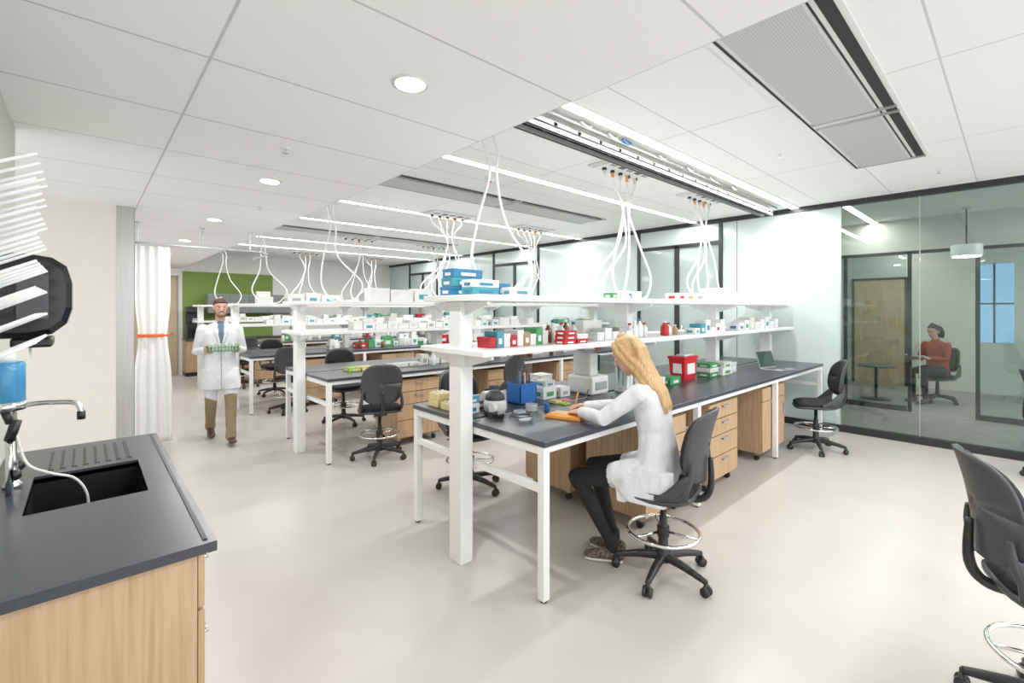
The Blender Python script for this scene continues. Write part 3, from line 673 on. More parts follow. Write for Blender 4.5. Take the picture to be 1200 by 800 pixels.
rx = Matrix.Rotation(R(-18), 3, 'X'); k.box(-0.17, 0.17, 0.112, 0.122, 0.012, 0.23, K['grey'], 0.003, rot=rx, piv=(0, 0.12, 0.012)); k.box(-0.16, 0.16, 0.109, 0.112, 0.025, 0.22, K['screen'], 0, rot=rx, piv=(0, 0.12, 0.012))
k.done((6.25, 1.98, BT), R(-12))
k = MB('notebook')
rz = Matrix.Rotation(R(20), 3, 'Z')
pv = (2.46, 2.11, BT)
k.box(2.36, 2.56, 1.98, 2.24, BT, BT+0.008, K['orange'], 0.001, rot=rz, piv=pv); k.box(2.37, 2.55, 1.99, 2.23, BT+0.008, BT+0.016, K['yellow'], 0.001, rot=rz, piv=pv); k.box(2.365, 2.45, 1.985, 2.235, BT+0.016, BT+0.018, K['orange'], 0, rot=rz, piv=pv)
k.done()
k = MB('safety_glasses')
k.tube([(2.10, 2.22, BT+0.03), (2.16, 2.18, BT+0.035), (2.22, 2.20, BT+0.03)], 0.006, K['dgrey'], 8)
k.slab(lambda u, v: (2.10+0.12*u, 2.22-0.04*math.sin(u*math.pi), BT+0.005+0.035*v), 10, 3, 0.003, K['clear'])
k.tube([(2.10, 2.22, BT+0.03), (2.13, 2.33, BT+0.02), (2.15, 2.36, BT+0.006)], 0.004, K['dgrey'], 8); k.tube([(2.22, 2.20, BT+0.03), (2.24, 2.31, BT+0.02), (2.23, 2.35, BT+0.006)], 0.004, K['dgrey'], 8); k.done()
k = MB('petri_dish_stack')
for i in range(3): k.cyl((2.42, 2.42, BT+0.016*i), 0.045, 0.014, K['clear'], 20)
k.cyl((2.30, 2.42, BT), 0.045, 0.014, K['clear'], 20); k.cyl((2.50, 2.34, BT), 0.02, 0.05, K['binblue'], 14); k.done()

def fill(name, yc, z, x0, x1, cols, hmin, hmax, dy=0.0, gap=0.02, wmin=0.1, wmax=0.28, skip=0.1, labs=('offw', 'offw', 'grey', None, None, 'teal')):
    k = MB(name); x = x0
    while x < x1:
        w_ = random.uniform(wmin, wmax); h = random.uniform(hmin, hmax); c = random.choice(cols)
        if random.random() > skip:
            sbox(k, x, yc+dy-0.1, z, w_, random.uniform(0.13, 0.2), h, c, random.choice(labs))
            if random.random() < 0.3: sbox(k, x+0.01, yc+dy-0.09, z+h+0.001, w_*0.8, 0.12, h*0.6, random.choice(cols), None)
        x += w_+gap
    return k.done()
random.seed(21)
wc = ['white', 'white', 'white', 'offw']
mc = ['white', 'offw', 'white', 'white', 'teal', 'white', 'clear', 'red', 'white', 'offw', 'green']
for bi in (1, 2, 3):
    yc = YC[bi]
    fill('storage_cartons', yc, US, 2.6, 3.4, wc, 0.12, 0.2, -0.10, wmin=0.25, wmax=0.4)
    fill('storage_cartons', yc, US, 3.9, 7.2, wc, 0.08, 0.18, -0.10, skip=0.40)
    fill('pipette_tip_boxes', yc, LS, 2.25, 4.5, wc, 0.07, 0.11, -0.12, gap=0.01, wmin=0.1, wmax=0.16, skip=0.10)
    fill('reagent_boxes', yc, LS, 4.6, 7.2, mc, 0.06, 0.15, -0.1, skip=0.3)
    fill('kit_boxes', yc, BT, 3.3, 7.1, mc, 0.06, 0.20, -0.18, skip=0.25)
    fill('kit_boxes', yc, BT, 2.3, 3.2, ['lime', 'white', 'yellow', 'offw'], 0.03, 0.06, -0.2, skip=0.4)
    kk = MB('reagent_bottles')
    for i in range(7):
        bottle(kk, 3.4+i*0.45+random.uniform(-.1, .1), yc-0.42+random.uniform(-.04, .04), BT, 0.035, random.uniform(0.13, 0.22), random.choice(['clear', 'white', 'amber', 'offw']), random.choice(['white', 'blue', 'red']))
    kk.done()

k = MB('smoke_detector'); k.rev([(0.055, 0), (0.055, -0.02), (0.035, -0.045)], (3.3, 3.95, ZH), M_white, 20); k.cyl((3.3, 3.95, ZH-0.055), 0.02, 0.012, K['red'], 12); k.done()
for (x, y, z) in ((0.95, 3.2, ZL), (1.3, 5.2, ZL), (4.8, 1.5, ZH), (6.6, 0.55, ZH)):
    k = MB('sprinkler_head'); k.cyl((0, 0, -0.006), 0.035, 0.006, M_white, 18); k.cyl((0, 0, -0.03), 0.010, 0.026, M_chrome, 10); k.cyl((0, 0, -0.034), 0.018, 0.004, M_chrome, 12); k.done((x, y, z))

# ------------------------------------------------------------------ people
S_skin = mat('skin', (0.58, 0.32, 0.23), 0.5, noise=0.05); S_skin2 = mat('skin_fair', (0.66, 0.39, 0.29), 0.5, noise=0.05)
S_coat = mat('lab_coat_cotton', (0.72, 0.73, 0.76), 0.85, noise=0.02, bump=0.9, bscale=8, stretch=(1, 1, 0.5), bdist=0.05); S_pants_b = mat('black_leggings', (0.012, 0.012, 0.014), 0.8)
S_khaki = mat('khaki_twill', (0.27, 0.205, 0.115), 0.85, bump=0.5, bscale=14, bdist=0.02); S_shoe_br = mat('brown_leather', (0.06, 0.03, 0.018), 0.45); S_shoe_p = mat('patterned_sneaker', (0.13, 0.10, 0.08), 0.6, noise=0.9, nscale=70)
S_sole = mat('sneaker_sole', (0.70, 0.68, 0.65), 0.6); S_shirt = mat('blue_grey_shirt', (0.12, 0.17, 0.24), 0.85); S_rust = mat('rust_knit', (0.36, 0.06, 0.04), 0.9)
S_blonde = mat('blonde_hair', (0.56, 0.35, 0.155), 0.42, noise=0.28, nscale=8, stretch=(16, 16, 0.6), bump=0.3, bscale=12); S_brown = mat('brown_hair', (0.05, 0.027, 0.016), 0.6, noise=0.3, nscale=60, bump=0.4, bscale=120); S_dark = mat('dark_hair', (0.012, 0.009, 0.008), 0.5, bump=0.3)
S_beard = mat('beard_hair', (0.13, 0.065, 0.04), 0.7, noise=0.4, nscale=90, bump=0.4, bscale=150)
S_jeans = mat('dark_trousers', (0.02, 0.022, 0.03), 0.85); S_lip = mat('lips', (0.50, 0.17, 0.14), 0.45); S_eye = mat('eye_white', (0.8, 0.8, 0.78), 0.2); S_iris = mat('iris_dark', (0.03, 0.025, 0.02), 0.1)

class Fig:
    def __init__(s): s.v = []; s.f = []; s.seg = []; s.mats = []
    def mi(s, m):
        if m not in s.mats: s.mats.append(m)
        return s.mats.index(m)
    def loft(s, st, m, side=(1, 0, 0), fixed=None, n=18, caps=True):
        side = V(side).normalized(); mi = s.mi(m)
        st = [(V(c), rx, ry) for c, rx, ry in st]; N = len(st); rings = []
        for i, (c, rx, ry) in enumerate(st):
            if fixed: a, b = V(fixed[0]).normalized(), V(fixed[1]).normalized(); t = a.cross(b)
            else:
                t = (st[min(i+1, N-1)][0]-st[max(i-1, 0)][0]).normalized(); a = side-t*side.dot(t)
                a = a.normalized() if a.length > 1e-3 else t.orthogonal().normalized(); b = t.cross(a)
            rings.append((c, rx, ry, a, b, t))
        for i in range(N-1):
            c, rx, ry, a, b, t = rings[i]; c2, rx2, ry2 = rings[i+1][:3]
            s.seg.append((c, c2, rx, rx2, ry, ry2, a, b, mi))
        full = []
        if caps:
            c, rx, ry, a, b, t = rings[0]; dirn = -((rings[1][0]-c).normalized()); r = min(rx, ry)
            for an in (80, 55, 28): full.append((c+dirn*r*math.sin(R(an)), rx*math.cos(R(an)), ry*math.cos(R(an)), a, b))
        full += [q[:5] for q in rings]
        if caps:
            c, rx, ry, a, b, t = rings[-1]; dirn = (c-rings[-2][0]).normalized(); r = min(rx, ry)
            for an in (28, 55, 80): full.append((c+dirn*r*math.sin(R(an)), rx*math.cos(R(an)), ry*math.cos(R(an)), a, b))
        o = len(s.v)
        for c, rx, ry, a, b in full:
            for q in range(n):
                an = 2*math.pi*q/n; s.v.append(c+a*rx*math.cos(an)+b*ry*math.sin(an))
        L = len(full)
        for j in range(L-1):
            for q in range(n): s.f.append((o+j*n+q, o+j*n+(q+1) % n, o+(j+1)*n+(q+1) % n, o+(j+1)*n+q))
        s.f.append(tuple(o+q for q in range(n))[::-1]); s.f.append(tuple(o+(L-1)*n+q for q in range(n)))
    def limb(s, pts, rs, m, side=(1, 0, 0), flat=1.0): s.loft([(p, r, r*flat) for p, r in zip(pts, rs)], m, side)
    def build(s, name, voxel, parent, smooth=3):
        me = bpy.data.meshes.new(name+'_src'); me.from_pydata([tuple(v) for v in s.v], [], s.f); me.update()
        bm = bmesh.new(); bm.from_mesh(me); bmesh.ops.recalc_face_normals(bm, faces=bm.faces); bm.to_mesh(me); bm.free()
        ob = bpy.data.objects.new(name+'_src', me); C.scene.collection.objects.link(ob)
        md = ob.modifiers.new('r', 'REMESH'); md.mode = 'VOXEL'; md.voxel_size = voxel; md.use_smooth_shade = True
        if smooth: m2 = ob.modifiers.new('s', 'SMOOTH'); m2.iterations = smooth; m2.factor = 0.5
        C.view_layer.update(); dg = C.evaluated_depsgraph_get()
        out = bpy.data.meshes.new_from_object(ob.evaluated_get(dg)); out.name = name
        bpy.data.objects.remove(ob)
        out.materials.clear()
        for m in s.mats: out.materials.append(m)
        nf = len(out.polygons); cen = np.zeros(nf*3); out.polygons.foreach_get('center', cen); cen = cen.reshape(-1, 3)
        best = np.full(nf, 1e9); bi = np.zeros(nf, dtype=np.int32)
        for (c, c2, rx, rx2, ry, ry2, a, b, mi) in s.seg:
            c, c2, a, b = np.array(c), np.array(c2), np.array(a), np.array(b); d = c2-c; L2 = max(1e-9, d@d)
            t = np.clip(((cen-c)@d)/L2, 0, 1); o = cen-(c+t[:, None]*d); Rx = rx+(rx2-rx)*t; Ry = ry+(ry2-ry)*t
            oa = o@a; ob_ = o@b; rest = o-oa[:, None]*a-ob_[:, None]*b; rm = np.minimum(Rx, Ry)
            q = (np.sqrt((oa/Rx)**2+(ob_/Ry)**2+((rest**2).sum(1))/rm**2)-1)*rm
            k_ = q < best; best[k_] = q[k_]; bi[k_] = mi
        out.polygons.foreach_set('material_index', bi); out.polygons.foreach_set('use_smooth', np.ones(nf, dtype=bool)); out.update()
        return place(name, out, (0, 0, 0), 0, parent)

def frame(f, up=(0, 0, 1)):
    f = V(f).normalized(); r = f.cross(V(up)).normalized(); u = r.cross(f); return f, r, u
def head(F, c, f, skin, up=(0, 0, 1), sc=1.0):
    c = V(c); f, r, u = frame(f, up)
    st = [(-0.118, 0.050, 0.016, 0.016), (-0.108, 0.044, 0.034, 0.036), (-0.085, 0.028, 0.050, 0.060), (-0.045, 0.012, 0.062, 0.080), (0, 0.004, 0.070, 0.091), (0.04, 0.0, 0.073, 0.096), (0.072, -0.004, 0.067, 0.088), (0.097, -0.006, 0.050, 0.066), (0.112, -0.007, 0.027, 0.036)]
    F.loft([(c+u*h*sc+f*o*sc, a*sc, b*sc) for h, o, a, b in st], skin, fixed=(r, f), n=24, caps=True)
    P = lambda x, y, z: c+r*x*sc+f*y*sc+u*z*sc
    F.loft([(P(0, 0.088, 0.012), 0.008*sc, 0.008*sc), (P(0, 0.101, -0.015), 0.011*sc, 0.010*sc), (P(0, 0.107, -0.032), 0.015*sc, 0.011*sc)], skin, side=r)
    F.loft([(P(-0.035, 0.080, 0.022), 0.008, 0.008), (P(0, 0.090, 0.024), 0.008, 0.008), (P(0.035, 0.080, 0.022), 0.008, 0.008)], skin, side=u)
    for s_ in (-1, 1):
        F.loft([(P(s_*0.072, -0.005, 0.018), 0.007, 0.016), (P(s_*0.076, -0.010, -0.005), 0.007, 0.017), (P(s_*0.070, -0.002, -0.032), 0.006, 0.009)], skin, side=r)
    return P
def face_parts(parent, P, browm, smile=False):
    k = MB('face_features')
    q = P(0, 0, 0); ax = P(1, 0, 0)-q; ay = P(0, 1, 0)-q; az = P(0, 0, 1)-q
    def ell(c, rx, ry, rz, m):
        base = len(k.v)
        k.rev([(max(1e-4, math.cos(R(a))), math.sin(R(a))) for a in range(-90, 91, 18)], (0, 0, 0), m, 12)
        for i in range(base, len(k.v)):
            x, y, z = k.v[i]; k.v[i] = tuple(c + ax*x*rx + ay*y*ry + az*z*rz)
    for s_ in (-1, 1):
        ell(P(s_*0.031, 0.077, 0.002), 0.0135, 0.012, 0.0085, S_eye); ell(P(s_*0.030, 0.087, 0.002), 0.006, 0.004, 0.006, S_iris)
        k.tube([P(s_*0.016, 0.096, 0.021), P(s_*0.034, 0.090, 0.025), P(s_*0.050, 0.078, 0.021)], 0.003, browm, 6)
    e = 0.008 if smile else 0.0
    k.tube([P(-0.027, 0.083, -0.064+e), P(-0.010, 0.094, -0.060), P(0, 0.096, -0.062), P(0.010, 0.094, -0.060), P(0.027, 0.083, -0.064+e)], [0.002, 0.0045, 0.004, 0.0045, 0.002], S_lip, 8)
    k.tube([P(-0.022, 0.084, -0.067+e*0.6), P(0, 0.094, -0.073), P(0.022, 0.084, -0.067+e*0.6)], [0.002, 0.0055, 0.002], S_lip, 8)
    if smile: k.tube([P(-0.020, 0.091, -0.064+e*0.5), P(0, 0.101, -0.067), P(0.020, 0.091, -0.064+e*0.5)], [0.001, 0.0045, 0.001], S_eye, 8)
    place('face_features', k.mesh(), parent=parent)
def hand(name, parent, w_, d, nrm, s, skin, curl=(25, 35, 25), voxel=0.0032):
    F = Fig(); w_ = V(w_); d = V(d).normalized(); nrm = V(nrm); nrm = (nrm-d*nrm.dot(d)).normalized(); s = V(s); s = (s-d*s.dot(d)-nrm*s.dot(nrm)).normalized()
    F.loft([(w_-d*0.05, 0.024, 0.019), (w_, 0.025, 0.017), (w_+d*0.035, 0.036, 0.015), (w_+d*0.075, 0.040, 0.014), (w_+d*0.09, 0.038, 0.012)], skin, fixed=(s, nrm))
    for off, L, sp in ((0.029, 0.072, 0.05), (0.010, 0.080, 0.01), (-0.010, 0.075, -0.03), (-0.029, 0.058, -0.08)):
        p = w_+d*0.085+s*off; pts = [p-d*0.02, p]; ang = 0
        for fr, cu in zip((0.45, 0.31, 0.24), curl):
            ang += R(cu); q = (d*math.cos(ang)+nrm*math.sin(ang)+s*sp).normalized(); p = p+q*L*fr; pts.append(p)
        F.limb(pts, [0.0095, 0.0095, 0.0085, 0.0078, 0.0065], skin, side=s)
    p = w_+d*0.025+s*0.026; p1 = p+(d*0.5+s*0.7+nrm*0.35).normalized()*0.035
    F.limb([p, p1, p1+(d*0.85+s*0.15+nrm*0.4).normalized()*0.032, p1+(d*0.85+s*0.1+nrm*0.45).normalized()*0.056], [0.015, 0.0115, 0.0095, 0.0075], skin, side=nrm)
    return F.build(name, voxel, parent, 1)
def empty(name):
    e = bpy.data.objects.new(name, None); C.scene.collection.objects.link(e); e.empty_display_size = 0.2; return e

# --- woman (seated, facing +Y slightly -X)
W = empty('seated_woman')
F = Fig()
fw = V((-0.22, 0.97, 0)).normalized(); rt = V((fw.y, -fw.x, 0)); up = V((0, 0, 1))
pel = V((2.66, 1.53, 0.67))
def WP(f, r, z): return V((pel.x, pel.y, 0))+fw*f+rt*r+up*z
F.loft([(WP(0.0, 0, 0.645), 0.180, 0.130), (WP(0, 0, 0.70), 0.182, 0.132), (WP(0.0, 0, 0.80), 0.155, 0.115), (WP(0.015, 0, 0.90), 0.140, 0.106), (WP(0.035, 0, 1.02), 0.155, 0.112), (WP(0.055, 0, 1.11), 0.165, 0.100), (WP(0.075, 0, 1.17), 0.145, 0.078), (WP(0.090, 0, 1.205), 0.075, 0.056)], S_coat, side=rt, n=26)
hc = WP(0.195, 0, 1.365)
F.limb([WP(0.095, 0, 1.19), WP(0.125, 0, 1.25), WP(0.165, 0, 1.30)], [0.050, 0.046, 0.050], S_skin2, side=rt)
P = head(F, hc, fw*0.85-up*0.42+rt*-0.02, S_skin2)
kneeL = V((2.43, 2.00, 0.535)); hipL = WP(0.02, -0.10, 0.645); hipR = WP(0.02, 0.10, 0.645); kneeR = V((2.65, 2.03, 0.555))
ankL = V((2.55, 1.80, 0.11)); ankR = V((2.66, 1.86, 0.11))
for h, kn, an in ((hipL, kneeL, ankL), (hipR, kneeR, ankR)):
    F.limb([h, h.lerp(kn, 0.28), h.lerp(kn, 0.42)], [0.102, 0.095, 0.086], S_coat)
    F.limb([h.lerp(kn, 0.30), h.lerp(kn, 0.6), kn], [0.082, 0.071, 0.057], S_pants_b)
    mid = kn.lerp(an, 0.3)+V((0, -0.012, 0))
    F.limb([kn, mid, kn.lerp(an, 0.7), an], [0.056, 0.054, 0.041, 0.033], S_pants_b)
for s_ in (-1, 1):
    F.loft([(WP(-0.03, s_*0.170, 0.70), 0.12, 0.030), (WP(0.0, s_*0.192, 0.60), 0.150, 0.024), (WP(0.02, s_*0.208, 0.54), 0.160, 0.014), (WP(0.01, s_*0.216, 0.49), 0.120, 0.010)], S_coat, fixed=(fw, rt), caps=False)
    F.loft([(WP(0.09, s_*0.17, 0.66), 0.08, 0.028), (WP(0.14, s_*0.185, 0.56), 0.07, 0.016), (WP(0.17, s_*0.195, 0.47), 0.03, 0.009)], S_coat, fixed=(fw, rt), caps=False)
for an, d in ((ankL, V((-0.35, 0.55, 0)).normalized()), (ankR, V((-0.15, 0.9, 0)).normalized())):
    b = V((an.x, an.y, 0)); sd = V((d.y, -d.x, 0))
    F.loft([(an+V((0, 0, 0.03)), 0.036, 0.038), (an+V((0, 0, -0.03)), 0.036, 0.040)], S_pants_b, side=sd)
    F.loft([(b-d*0.055+up*0.052, 0.030, 0.042), (b+up*0.058, 0.036, 0.046), (b+d*0.07+up*0.045, 0.040, 0.034), (b+d*0.13+up*0.036, 0.040, 0.026), (b+d*0.165+up*0.032, 0.032, 0.020)], S_shoe_p, side=sd)
    F.loft([(b-d*0.06+up*0.012, 0.033, 0.011), (b+d*0.02+up*0.012, 0.036, 0.011), (b+d*0.12+up*0.012, 0.044, 0.011), (b+d*0.17+up*0.012, 0.036, 0.011)], S_sole, side=sd)
shL = WP(0.075, -0.155, 1.140); shR = WP(0.08, 0.155, 1.140)
elL = WP(0.28, -0.225, 0.975); elR = WP(0.31, 0.20, 0.98)
wrL = V((2.46, 1.985, 0.965)); wrR = V((2.625, 2.08, 0.965))
for a, b, c in ((shL, elL, wrL), (shR, elR, wrR)):
    F.limb([a, a.lerp(b, 0.5), b, b.lerp(c, 0.5), c.lerp(b, 0.06)], [0.062, 0.055, 0.050, 0.045, 0.039], S_coat)
F.loft([(WP(0.075, 0, 1.20), 0.078, 0.060), (WP(0.09, 0, 1.225), 0.066, 0.056)], S_coat, fixed=(rt, fw), caps=False)
F.build('body', 0.0065, W, 3)
face_parts(W, P, S_blonde)
hand('hand_left', W, wrL, V((0.25, 0.9, -0.12)), V((0.15, 0.0, -1)), V((1, -0.2, 0)), S_skin2, curl=(18, 28, 20))
hand('hand_right', W, wrR, V((-0.55, 0.75, -0.15)), V((-0.6, -0.3, -0.8)), V((-0.8, -0.6, 0.3)), S_skin2, curl=(50, 50, 30))
k = MB('pen'); k.tube([(2.545, 2.12, 0.94), (2.58, 2.13, 1.00), (2.61, 2.135, 1.06)], [0.0015, 0.0045, 0.0045], K['orange'], 8, smooth_pts=False); place('pen', k.mesh(), parent=W)
H = Fig()
f_, r_, u_ = frame(fw*0.85-up*0.42)
H.loft([(P(0, -0.020, 0.0), 0.076, 0.084), (P(0, -0.014, 0.04), 0.080, 0.096), (P(0, -0.010, 0.075), 0.074, 0.092), (P(0, -0.008, 0.103), 0.056, 0.073), (P(0, -0.008, 0.120), 0.028, 0.038)], S_blonde, fixed=(r_, f_), n=24)
for dx, end, rr in ((-0.055, -0.070, 0.024), (-0.028, -0.042, 0.027), (0.0, -0.012, 0.028), (0.028, 0.018, 0.027), (0.055, 0.045, 0.024)):
    H.limb([P(dx*0.8, -0.072, 0.075), P(dx*1.05, -0.092, 0.0), P(dx*1.1, -0.080, -0.08), WP(0.030, dx*1.2, 1.22), WP(-0.030, end, 1.14), WP(-0.062, end*1.05, 1.06), WP(-0.072, end*1.05, 1.02)], [rr*0.8, rr, rr, rr*0.95, rr*0.85, rr*0.6, rr*0.25], S_blonde, side=r_)
for s_ in (-1, 1):
    H.limb([P(s_*0.030, 0.052, 0.100), P(s_*0.064, 0.045, 0.060), P(s_*0.078, 0.026, 0.0), P(s_*0.080, 0.0, -0.06), P(s_*0.080, -0.03, -0.13), WP(0.03, s_*0.095, 1.15), WP(0.0, s_*0.105, 1.08)], [0.014, 0.018, 0.020, 0.022, 0.024, 0.020, 0.008], S_blonde)
    H.limb([P(s_*0.03, 0.02, 0.110), P(s_*0.072, 0.0, 0.05), P(s_*0.080, -0.025, -0.02), P(s_*0.080, -0.055, -0.10), WP(0.01, s_*0.085, 1.17)], [0.014, 0.018, 0.024, 0.026, 0.020], S_blonde)
H.build('hair', 0.005, W, 3)

# --- man walking toward camera
Mn = empty('walking_man')
F = Fig(); o = V((1.26, 6.86, 0)); fw = V((-0.10, -1.0, 0)).normalized(); rt = V((fw.y, -fw.x, 0))
def Q(f, r, z): return o+fw*f+rt*r+up*z
F.loft([(Q(0.0, 0, 0.66), 0.225, 0.165), (Q(0.0, 0, 0.80), 0.208, 0.150), (Q(0, 0, 0.95), 0.188, 0.132), (Q(0, 0, 1.08), 0.170, 0.118), (Q(0.0, 0, 1.22), 0.188, 0.122), (Q(0, 0, 1.35), 0.205, 0.116), (Q(-0.005, 0, 1.43), 0.190, 0.090), (Q(-0.005, 0, 1.48), 0.095, 0.062)], S_coat, side=rt, n=26, caps=False)
F.loft([(Q(0.045, 0, 1.24), 0.030, 0.088), (Q(0.040, 0, 1.36), 0.055, 0.088), (Q(0.022, 0, 1.46), 0.060, 0.064)], S_shirt, side=rt)
F.limb([Q(0, 0, 1.46), Q(0.008, 0, 1.53), Q(0.015, 0, 1.58)], [0.060, 0.055, 0.055], S_skin, side=rt)
hd = fw*0.98-up*0.06+rt*-0.05
P = head(F, Q(0.03, 0, 1.678), hd, S_skin)
def leg(r, kf, kz, af, az, toe):
    h = Q(0, r, 0.90); kn = Q(kf, r*1.0, kz); an = Q(af, r*0.9, az)
    tk = kn-h
    F.loft([(h+tk*0.0, 0.105, 0.115), (h+tk*0.30, 0.116, 0.116), (h+tk*0.60, 0.120, 0.118)], S_coat, fixed=(rt, fw), caps=False)
    F.limb([h.lerp(kn, 0.30), h.lerp(kn, 0.55), kn, kn.lerp(an, 0.35), kn.lerp(an, 0.8), an+V((0, 0, -0.02))], [0.078, 0.080, 0.066, 0.063, 0.056, 0.060], S_khaki, side=rt)
    d = (fw+up*toe).normalized(); b = an-up*0.05
    F.loft([(b-d*0.06-up*0.01, 0.032, 0.038), (b+d*0.02+up*0.0, 0.038, 0.045), (b+d*0.10-up*0.012, 0.044, 0.034), (b+d*0.17-up*0.018, 0.046, 0.028), (b+d*0.205-up*0.02, 0.036, 0.022)], S_shoe_br, side=rt)
leg(-0.10, 0.17, 0.505, 0.28, 0.105, 0.14)
leg(0.10, 0.01, 0.50, -0.26, 0.150, -0.22)
for s_ in (-1, 1):
    a = Q(-0.005, s_*0.185, 1.40); b = Q(-0.03, s_*0.250, 1.12); c = Q(0.21, s_*0.175, 1.16)
    F.limb([a, a.lerp(b, 0.5), b, b.lerp(c, 0.5), c], [0.070, 0.060, 0.054, 0.049, 0.042], S_coat)
    F.limb([Q(0.055, s_*0.075, 1.48), Q(0.120, s_*0.060, 1.38), Q(0.132, s_*0.018, 1.22)], [0.012, 0.017, 0.008], S_coat)
F.loft([(Q(-0.02, 0, 1.475), 0.082, 0.068), (Q(-0.018, 0, 1.505), 0.068, 0.060)], S_coat, fixed=(rt, fw), caps=False)
F.build('body', 0.007, Mn, 2)
face_parts(Mn, P, S_brown, smile=True)
for nm, s_ in (('hand_right', 1), ('hand_left', -1)):
    hand(nm, Mn, Q(0.215, s_*0.185, 1.155), fw*0.9+rt*(-s_)*0.30, rt*(-s_)+up*0.2, up*1.0, S_skin, curl=(35, 40, 25), voxel=0.004)
H = Fig(); f_, r_, u_ = frame(hd)
H.loft([(P(0, -0.040, -0.03), 0.062, 0.062), (P(0, -0.028, 0.02), 0.078, 0.078), (P(0, -0.016, 0.050), 0.081, 0.088), (P(0, -0.003, 0.066), 0.079, 0.100), (P(0, -0.001, 0.090), 0.068, 0.090), (P(0, -0.001, 0.112), 0.050, 0.068), (P(0, -0.002, 0.124), 0.028, 0.040)], S_brown, fixed=(r_, f_), n=24, caps=False)
H.build('hair', 0.005, Mn, 2)
H = Fig()
H.limb([P(-0.066, 0.01, -0.02), P(-0.058, 0.033, -0.065), P(-0.036, 0.066, -0.098), P(0, 0.078, -0.108), P(0.036, 0.066, -0.098), P(0.058, 0.033, -0.065), P(0.066, 0.01, -0.02)], [0.006, 0.010, 0.014, 0.016, 0.014, 0.010, 0.006], S_beard, side=u_)
H.limb([P(-0.034, 0.080, -0.066), P(-0.018, 0.090, -0.050), P(0, 0.094, -0.048), P(0.018, 0.090, -0.050), P(0.034, 0.080, -0.066)], [0.005, 0.005, 0.005, 0.005, 0.005], S_beard, side=u_)
H.build('beard', 0.004, Mn, 1)
k = MB('coat_details')
for i in range(4):
    p = Q(0.132, 0.0, 1.16-i*0.10); k.rev([(0.009, 0), (0.009, 0.004)], tuple(p), K['grey'], 10, 'Y')
k.tube([Q(0.118, 0.0, 1.24), Q(0.122, 0, 1.08), Q(0.134, 0, 0.95), Q(0.153, 0, 0.80), Q(0.170, 0, 0.67)], 0.004, K['grey'], 6)
place('coat_details', k.mesh(), parent=Mn)
k = MB('tube_rack')
def qb(f0, f1, r0, r1, z0, z1, m):
    vs = [Q(f, r, z) for f in (f0, f1) for r in (r0, r1) for z in (z0, z1)]; k.add(vs, [(0, 1, 3, 2), (4, 6, 7, 5), (0, 4, 5, 1), (2, 3, 7, 6), (0, 2, 6, 4), (1, 5, 7, 3)], m)
qb(0.24, 0.36, -0.165, 0.165, 1.145, 1.155, K['green']); qb(0.24, 0.36, -0.165, 0.165, 1.195, 1.202, K['green'])
for r in (-0.165, 0.155): qb(0.24, 0.36, r, r+0.01, 1.145, 1.202, K['green'])
for i in range(9):
    for j in range(3):
        p = Q(0.265+j*0.035, -0.14+i*0.035, 1.156); k.cyl(tuple(p), 0.009, 0.07, K['clear'], 8); k.cyl(tuple(p+up*0.07), 0.011, 0.012, K['white'] if i % 2 else K['lime'], 8)
place('tube_rack', k.mesh(), parent=Mn)

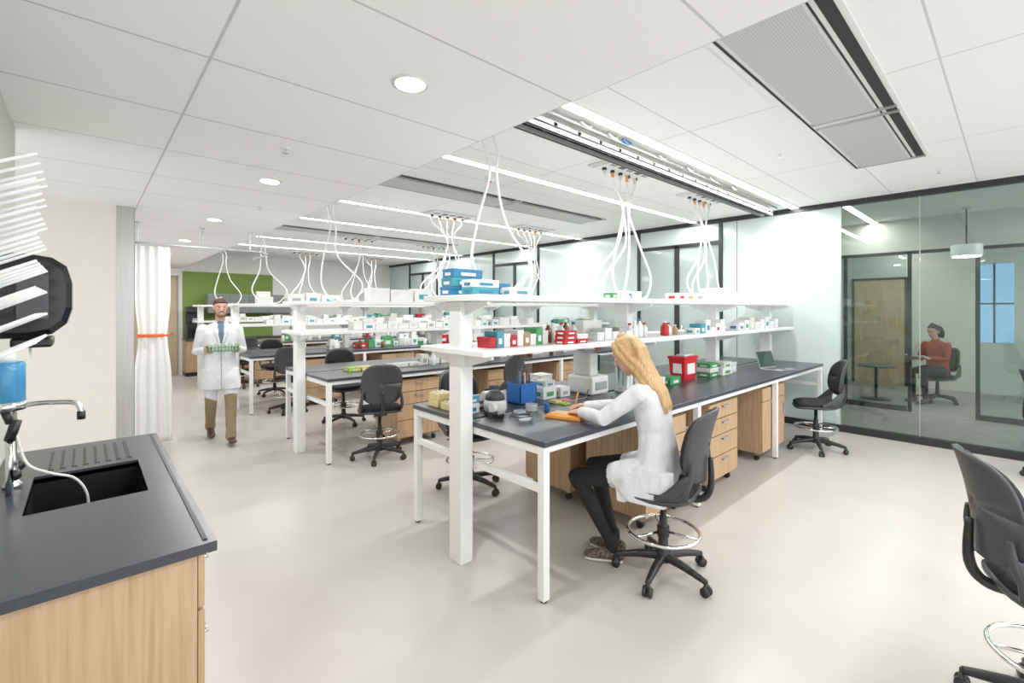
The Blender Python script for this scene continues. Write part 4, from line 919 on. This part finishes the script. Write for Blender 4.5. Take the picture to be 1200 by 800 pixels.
# --- person in office
Sp = empty('seated_office_worker')
F = Fig(); o = V((11.2, 0.95, 0)); fw = V((-0.87, 0.5, 0)).normalized(); rt = V((fw.y, -fw.x, 0))
F.loft([(Q(0, 0, 0.56), 0.18, 0.13), (Q(0, 0, 0.70), 0.165, 0.12), (Q(0.02, 0, 0.86), 0.17, 0.115), (Q(0.03, 0, 0.99), 0.185, 0.11), (Q(0.035, 0, 1.06), 0.15, 0.08), (Q(0.04, 0, 1.10), 0.07, 0.055)], S_rust, side=rt)
F.limb([Q(0.045, 0, 1.09), Q(0.06, 0, 1.16), Q(0.08, 0, 1.2)], [0.052, 0.048, 0.05], S_skin, side=rt)
P = head(F, Q(0.09, 0, 1.27), fw*0.9-up*0.3, S_skin)
for s_ in (-1, 1):
    h = Q(0.03, s_*0.09, 0.57); kn = Q(0.45, s_*0.10, 0.56); an = Q(0.42, s_*0.10, 0.11)
    F.limb([h, h.lerp(kn, 0.5), kn, kn.lerp(an, 0.35), an], [0.095, 0.08, 0.062, 0.056, 0.038], S_jeans)
    b = an-up*0.06; F.loft([(b-fw*0.05, 0.03, 0.036), (b+fw*0.03, 0.036, 0.042), (b+fw*0.15-up*0.01, 0.038, 0.028)], S_shoe_br, side=rt)
    a = Q(0.03, s_*0.175, 1.02); e = Q(0.10, s_*0.22, 0.78); c = Q(0.32, s_*0.10, 0.80)
    F.limb([a, a.lerp(e, 0.5), e, e.lerp(c, 0.5), c], [0.06, 0.052, 0.046, 0.042, 0.035], S_rust)
F.build('body', 0.009, Sp, 2); face_parts(Sp, P, S_dark)
for nm, s_ in (('hand_right', 1), ('hand_left', -1)): hand(nm, Sp, Q(0.34, s_*0.10, 0.80), fw+rt*(-s_)*0.3, -up+rt*(-s_)*0.6, rt*(-s_)+up*0.3, S_skin, voxel=0.005)
k = MB('open_book')
vs = [Q(f, r, z) for f, r, z in ((0.36, -0.15, 0.80), (0.36, 0.0, 0.785), (0.36, 0.15, 0.80), (0.54, -0.15, 0.86), (0.54, 0, 0.845), (0.54, 0.15, 0.86))]
k.add(vs+[v-up*0.012 for v in vs], [(0, 1, 4, 3), (1, 2, 5, 4), (6, 9, 10, 7), (7, 10, 11, 8), (0, 3, 9, 6), (2, 8, 11, 5), (0, 6, 7, 1), (1, 7, 8, 2), (3, 4, 10, 9), (4, 5, 11, 10)], K['paper'])
place('open_book', k.mesh(), parent=Sp)
H = Fig(); f_, r_, u_ = frame(fw*0.9-up*0.3)
H.loft([(P(0, -0.03, -0.03), 0.078, 0.080), (P(0, -0.022, 0.03), 0.085, 0.094), (P(0, -0.012, 0.08), 0.075, 0.092), (P(0, -0.008, 0.115), 0.035, 0.045)], S_dark, fixed=(r_, f_))
for s_ in (-1, 0, 1): H.limb([P(s_*0.05, -0.08, 0.03), P(s_*0.06, -0.09, -0.06), P(s_*0.06, -0.08, -0.13)], [0.04, 0.045, 0.03], S_dark)
H.build('hair', 0.008, Sp, 2)
